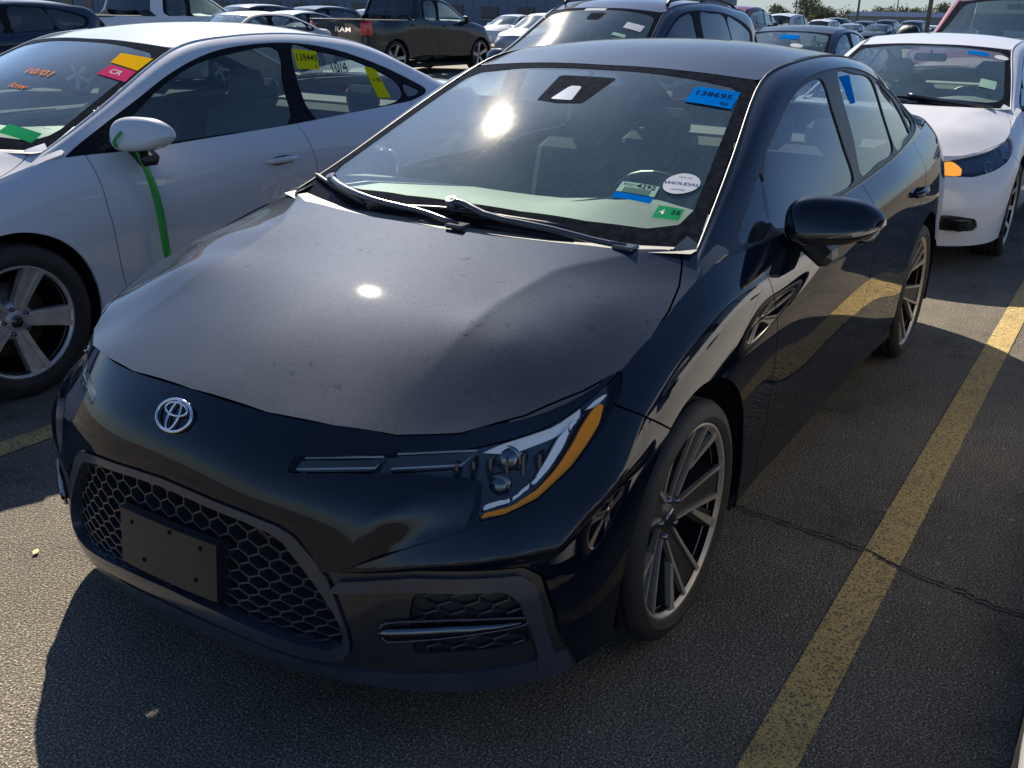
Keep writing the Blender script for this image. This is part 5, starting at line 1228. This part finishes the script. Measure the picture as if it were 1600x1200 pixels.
# ------------------------------------------------------------------ far setting: building, trees, poles
bw = simple('building_cladding', (.13, .17, .23), .6, var=.06, vscale=.3); bt = empty('warehouse', (-95, -95, gz(-95, 0)), 0, 'long grey blue warehouse behind the parked cars', 'building')
b = MB().box((0, 0, 4.0), (30, 110, 8.0)); b.obj('wall', bw, bt); b = MB().box((0, 0, 8.15), (30.6, 110.6, .3)); b.obj('roof', simple('building_roof', (.3, .31, .32), .7), bt)
for y in range(-50, 54, 4):
    o = MB().box((15.04, y, 1.7 if (y//4) % 3 else 1.2), (.10, 1.9, 1.1 if (y//4) % 3 else 2.3)).obj('window', MT['navy'], bt)
    MB().box((15.12, y, 1.08), (.12, 2.1, .08)).obj('sill', MT['silverp'], o)
for y in range(-54, 55, 2): MB().box((15.03, y, 4.9), (.06, .08, 6.1)).obj('cladding_rib', bw, bt)
wt = simple('white_roof_metal', (.50, .52, .55), .5)
lo = empty('storage_shed', (-150, -24, gz(-150, 0)), .1, 'long low pale roofed shed under the far trees', 'shed'); MB().box((0, 0, 1.2), (8, 26, 2.4)).obj('wall', simple('shed_wall', (.26, .27, .28), .7), lo); MB().box((0, 0, 2.7), (9, 27, .6), taper=.9).obj('roof', wt, lo)

leafm = {}
for nm, c_ in (('olive', (.17, .17, .085)), ('green', (.12, .145, .075)), ('rust', (.22, .16, .08))):
    q = NT('foliage_'+nm); q.set(Roughness=.8); q.l(q.mix(q.ramp(q.noise(.9, 3), [(.35, 0), (.65, 1)]), tuple(v*.6 for v in c_), tuple(v*1.35 for v in c_)), q.b.inputs['Base Color']); leafm[nm] = q.m
bark = simple('bark', (.06, .05, .04), .9)
def tree(x, y, h, wd, kind, label, seed, sparse=1.):
    r = random.Random(seed); z = gz(-130, 0); t = empty('tree', (x, y, z), 0, label, 'tree', 'trees on the horizon'); b = MB(); b.tube([(0, 0, 0), (.1, 0, h*.4), (0, .1, h*.8)], [.22, .16, .06], 7)
    cl = []
    for k in range(9):
        a = r.uniform(0, 6.28); e = Vector((math.cos(a)*wd*.35*r.uniform(.3, 1), math.sin(a)*wd*.35*r.uniform(.3, 1), h*r.uniform(.45, .9))); b.tube([(0, 0, h*r.uniform(.2, .45)), e*.6+Vector((0, 0, h*.12)), e], [.09, .05, .02], 5); cl.append(e)
    b.obj('trunk', bark, t); b = MB()
    for e in cl+[Vector((r.uniform(-.3, .3)*wd, r.uniform(-.3, .3)*wd, h*r.uniform(.35, .92))) for _ in range(10)]:
        R = wd*r.uniform(.12, .24)
        for _ in range(int(75*sparse)):
            d = Vector((r.gauss(0, 1), r.gauss(0, 1), r.gauss(0, .75))).normalized()*R*r.uniform(.45, 1.1); p = e+d; s_ = r.uniform(.10, .26); n_ = Vector((r.gauss(0, 1), r.gauss(0, 1), r.gauss(0, 1))).normalized(); u = n_.orthogonal().normalized()*s_; v = n_.cross(u)
            b.add([p-u, p+v*.6, p+u, p-v*.6], [(0, 1, 2, 3)])
    b.obj('crown', leafm[kind], t)
TREES = [(-197, -63.3, 6.0, 7, 'green', 'low rounded tree left of the tall one'), (-189, -55.9, 9.5, 6.5, 'green', 'tallest tree on the horizon, with an open crown'), (-201, -56.6, 6.4, 7, 'olive', 'spreading tree just right of the tallest one'),
 (-203, -53.6, 5.2, 8, 'olive', 'low olive tree right of the power pole'), (-204, -58.5, 5.0, 8, 'olive', 'low bushy tree left of the power pole'), (-215, -54.0, 5.4, 5, 'green', 'small round tree above the shed roof'), (-216, -50.0, 4.4, 5, 'olive', 'smallest tree, right of the small round one'),
 (-203, -46.2, 6.0, 8, 'olive', 'first tree of the dense row at right'), (-205, -43.0, 5.8, 8, 'olive', 'second tree of the dense row at right'), (-210, -41.4, 5.6, 8, 'green', 'third tree of the dense row, left of the lamp post'), (-200, -38.4, 6.2, 6, 'olive', 'tree right behind the lamp post'),
 (-204, -35.6, 7.4, 7, 'green', 'tall dense tree right of the lamp post'), (-225, -36.5, 4.2, 9, 'rust', 'low rust coloured tree beside the red pickup'), (-214, -64.0, 4.4, 9, 'rust', 'low rust tree at the left end of the horizon row'), (-206, -49.0, 4.6, 7, 'rust', 'rust tinted tree at the left end of the dense row')]
for i, (x, y, h, wd, kd, lb) in enumerate(TREES): tree(x, y, h*.62, wd*.8, kd, lb, 40+i)
q = simple('far_woods', (.15, .15, .10), .9, var=.4, vscale=.4); r_ = random.Random(5); b = MB()
for k in range(3600):
    y = r_.uniform(-190, 30); x = -245+r_.uniform(-6, 6); h = (1.6+.8*math.sin(y*.21)+.5*math.sin(y*.63+1))*r_.random()**.6; p = Vector((x, y, gz(-130, 0)+h)); n_ = Vector((r_.gauss(0, 1), r_.gauss(0, 1), r_.gauss(0, 1))).normalized(); u = n_.orthogonal().normalized()*r_.uniform(.3, .7); v = n_.cross(u); b.add([p-u, p+v*.7, p+u, p-v*.7], [(0, 1, 2, 3)])
tag(b.obj('far_woods', q), 'hazy strip of far woods along the horizon', 'woods', kind='stuff')
def pole(x, y, h, r_, label, arms=0, cat='pole'):
    t = empty('utility_pole' if arms else 'lamp_post', (x, y, gz(max(x, -130), 0)), 0, label, cat); MB().tube([(0, 0, 0), (0, 0, h)], [r_, r_*.6], 10).obj('post', simple('pole_grey', (.12, .11, .10), .8), t)
    for k in range(arms): MB().box((0, 0, h-.5-k*1.0), (.12, 2.4, .14)).obj('crossarm', bark, t)
    if not arms: MB().box((0, -.5, h), (.3, 1.2, .12), bev=.03).obj('lamp_head', MT['greyp'], t)
pole(-128.7, -31.4, 9.5, .16, 'wooden utility pole with crossarms on the horizon', 2)
pole(-59.9, -10.1, 9.0, .14, 'thick grey lamp post rising left of the red pickup')
pole(-170, -52, 6.0, .12, 'thin distant pole left of the tallest tree', 1)
pole(-150, -31.5, 8.0, .10, 'slender pole with a crossarm among the dense trees', 1)
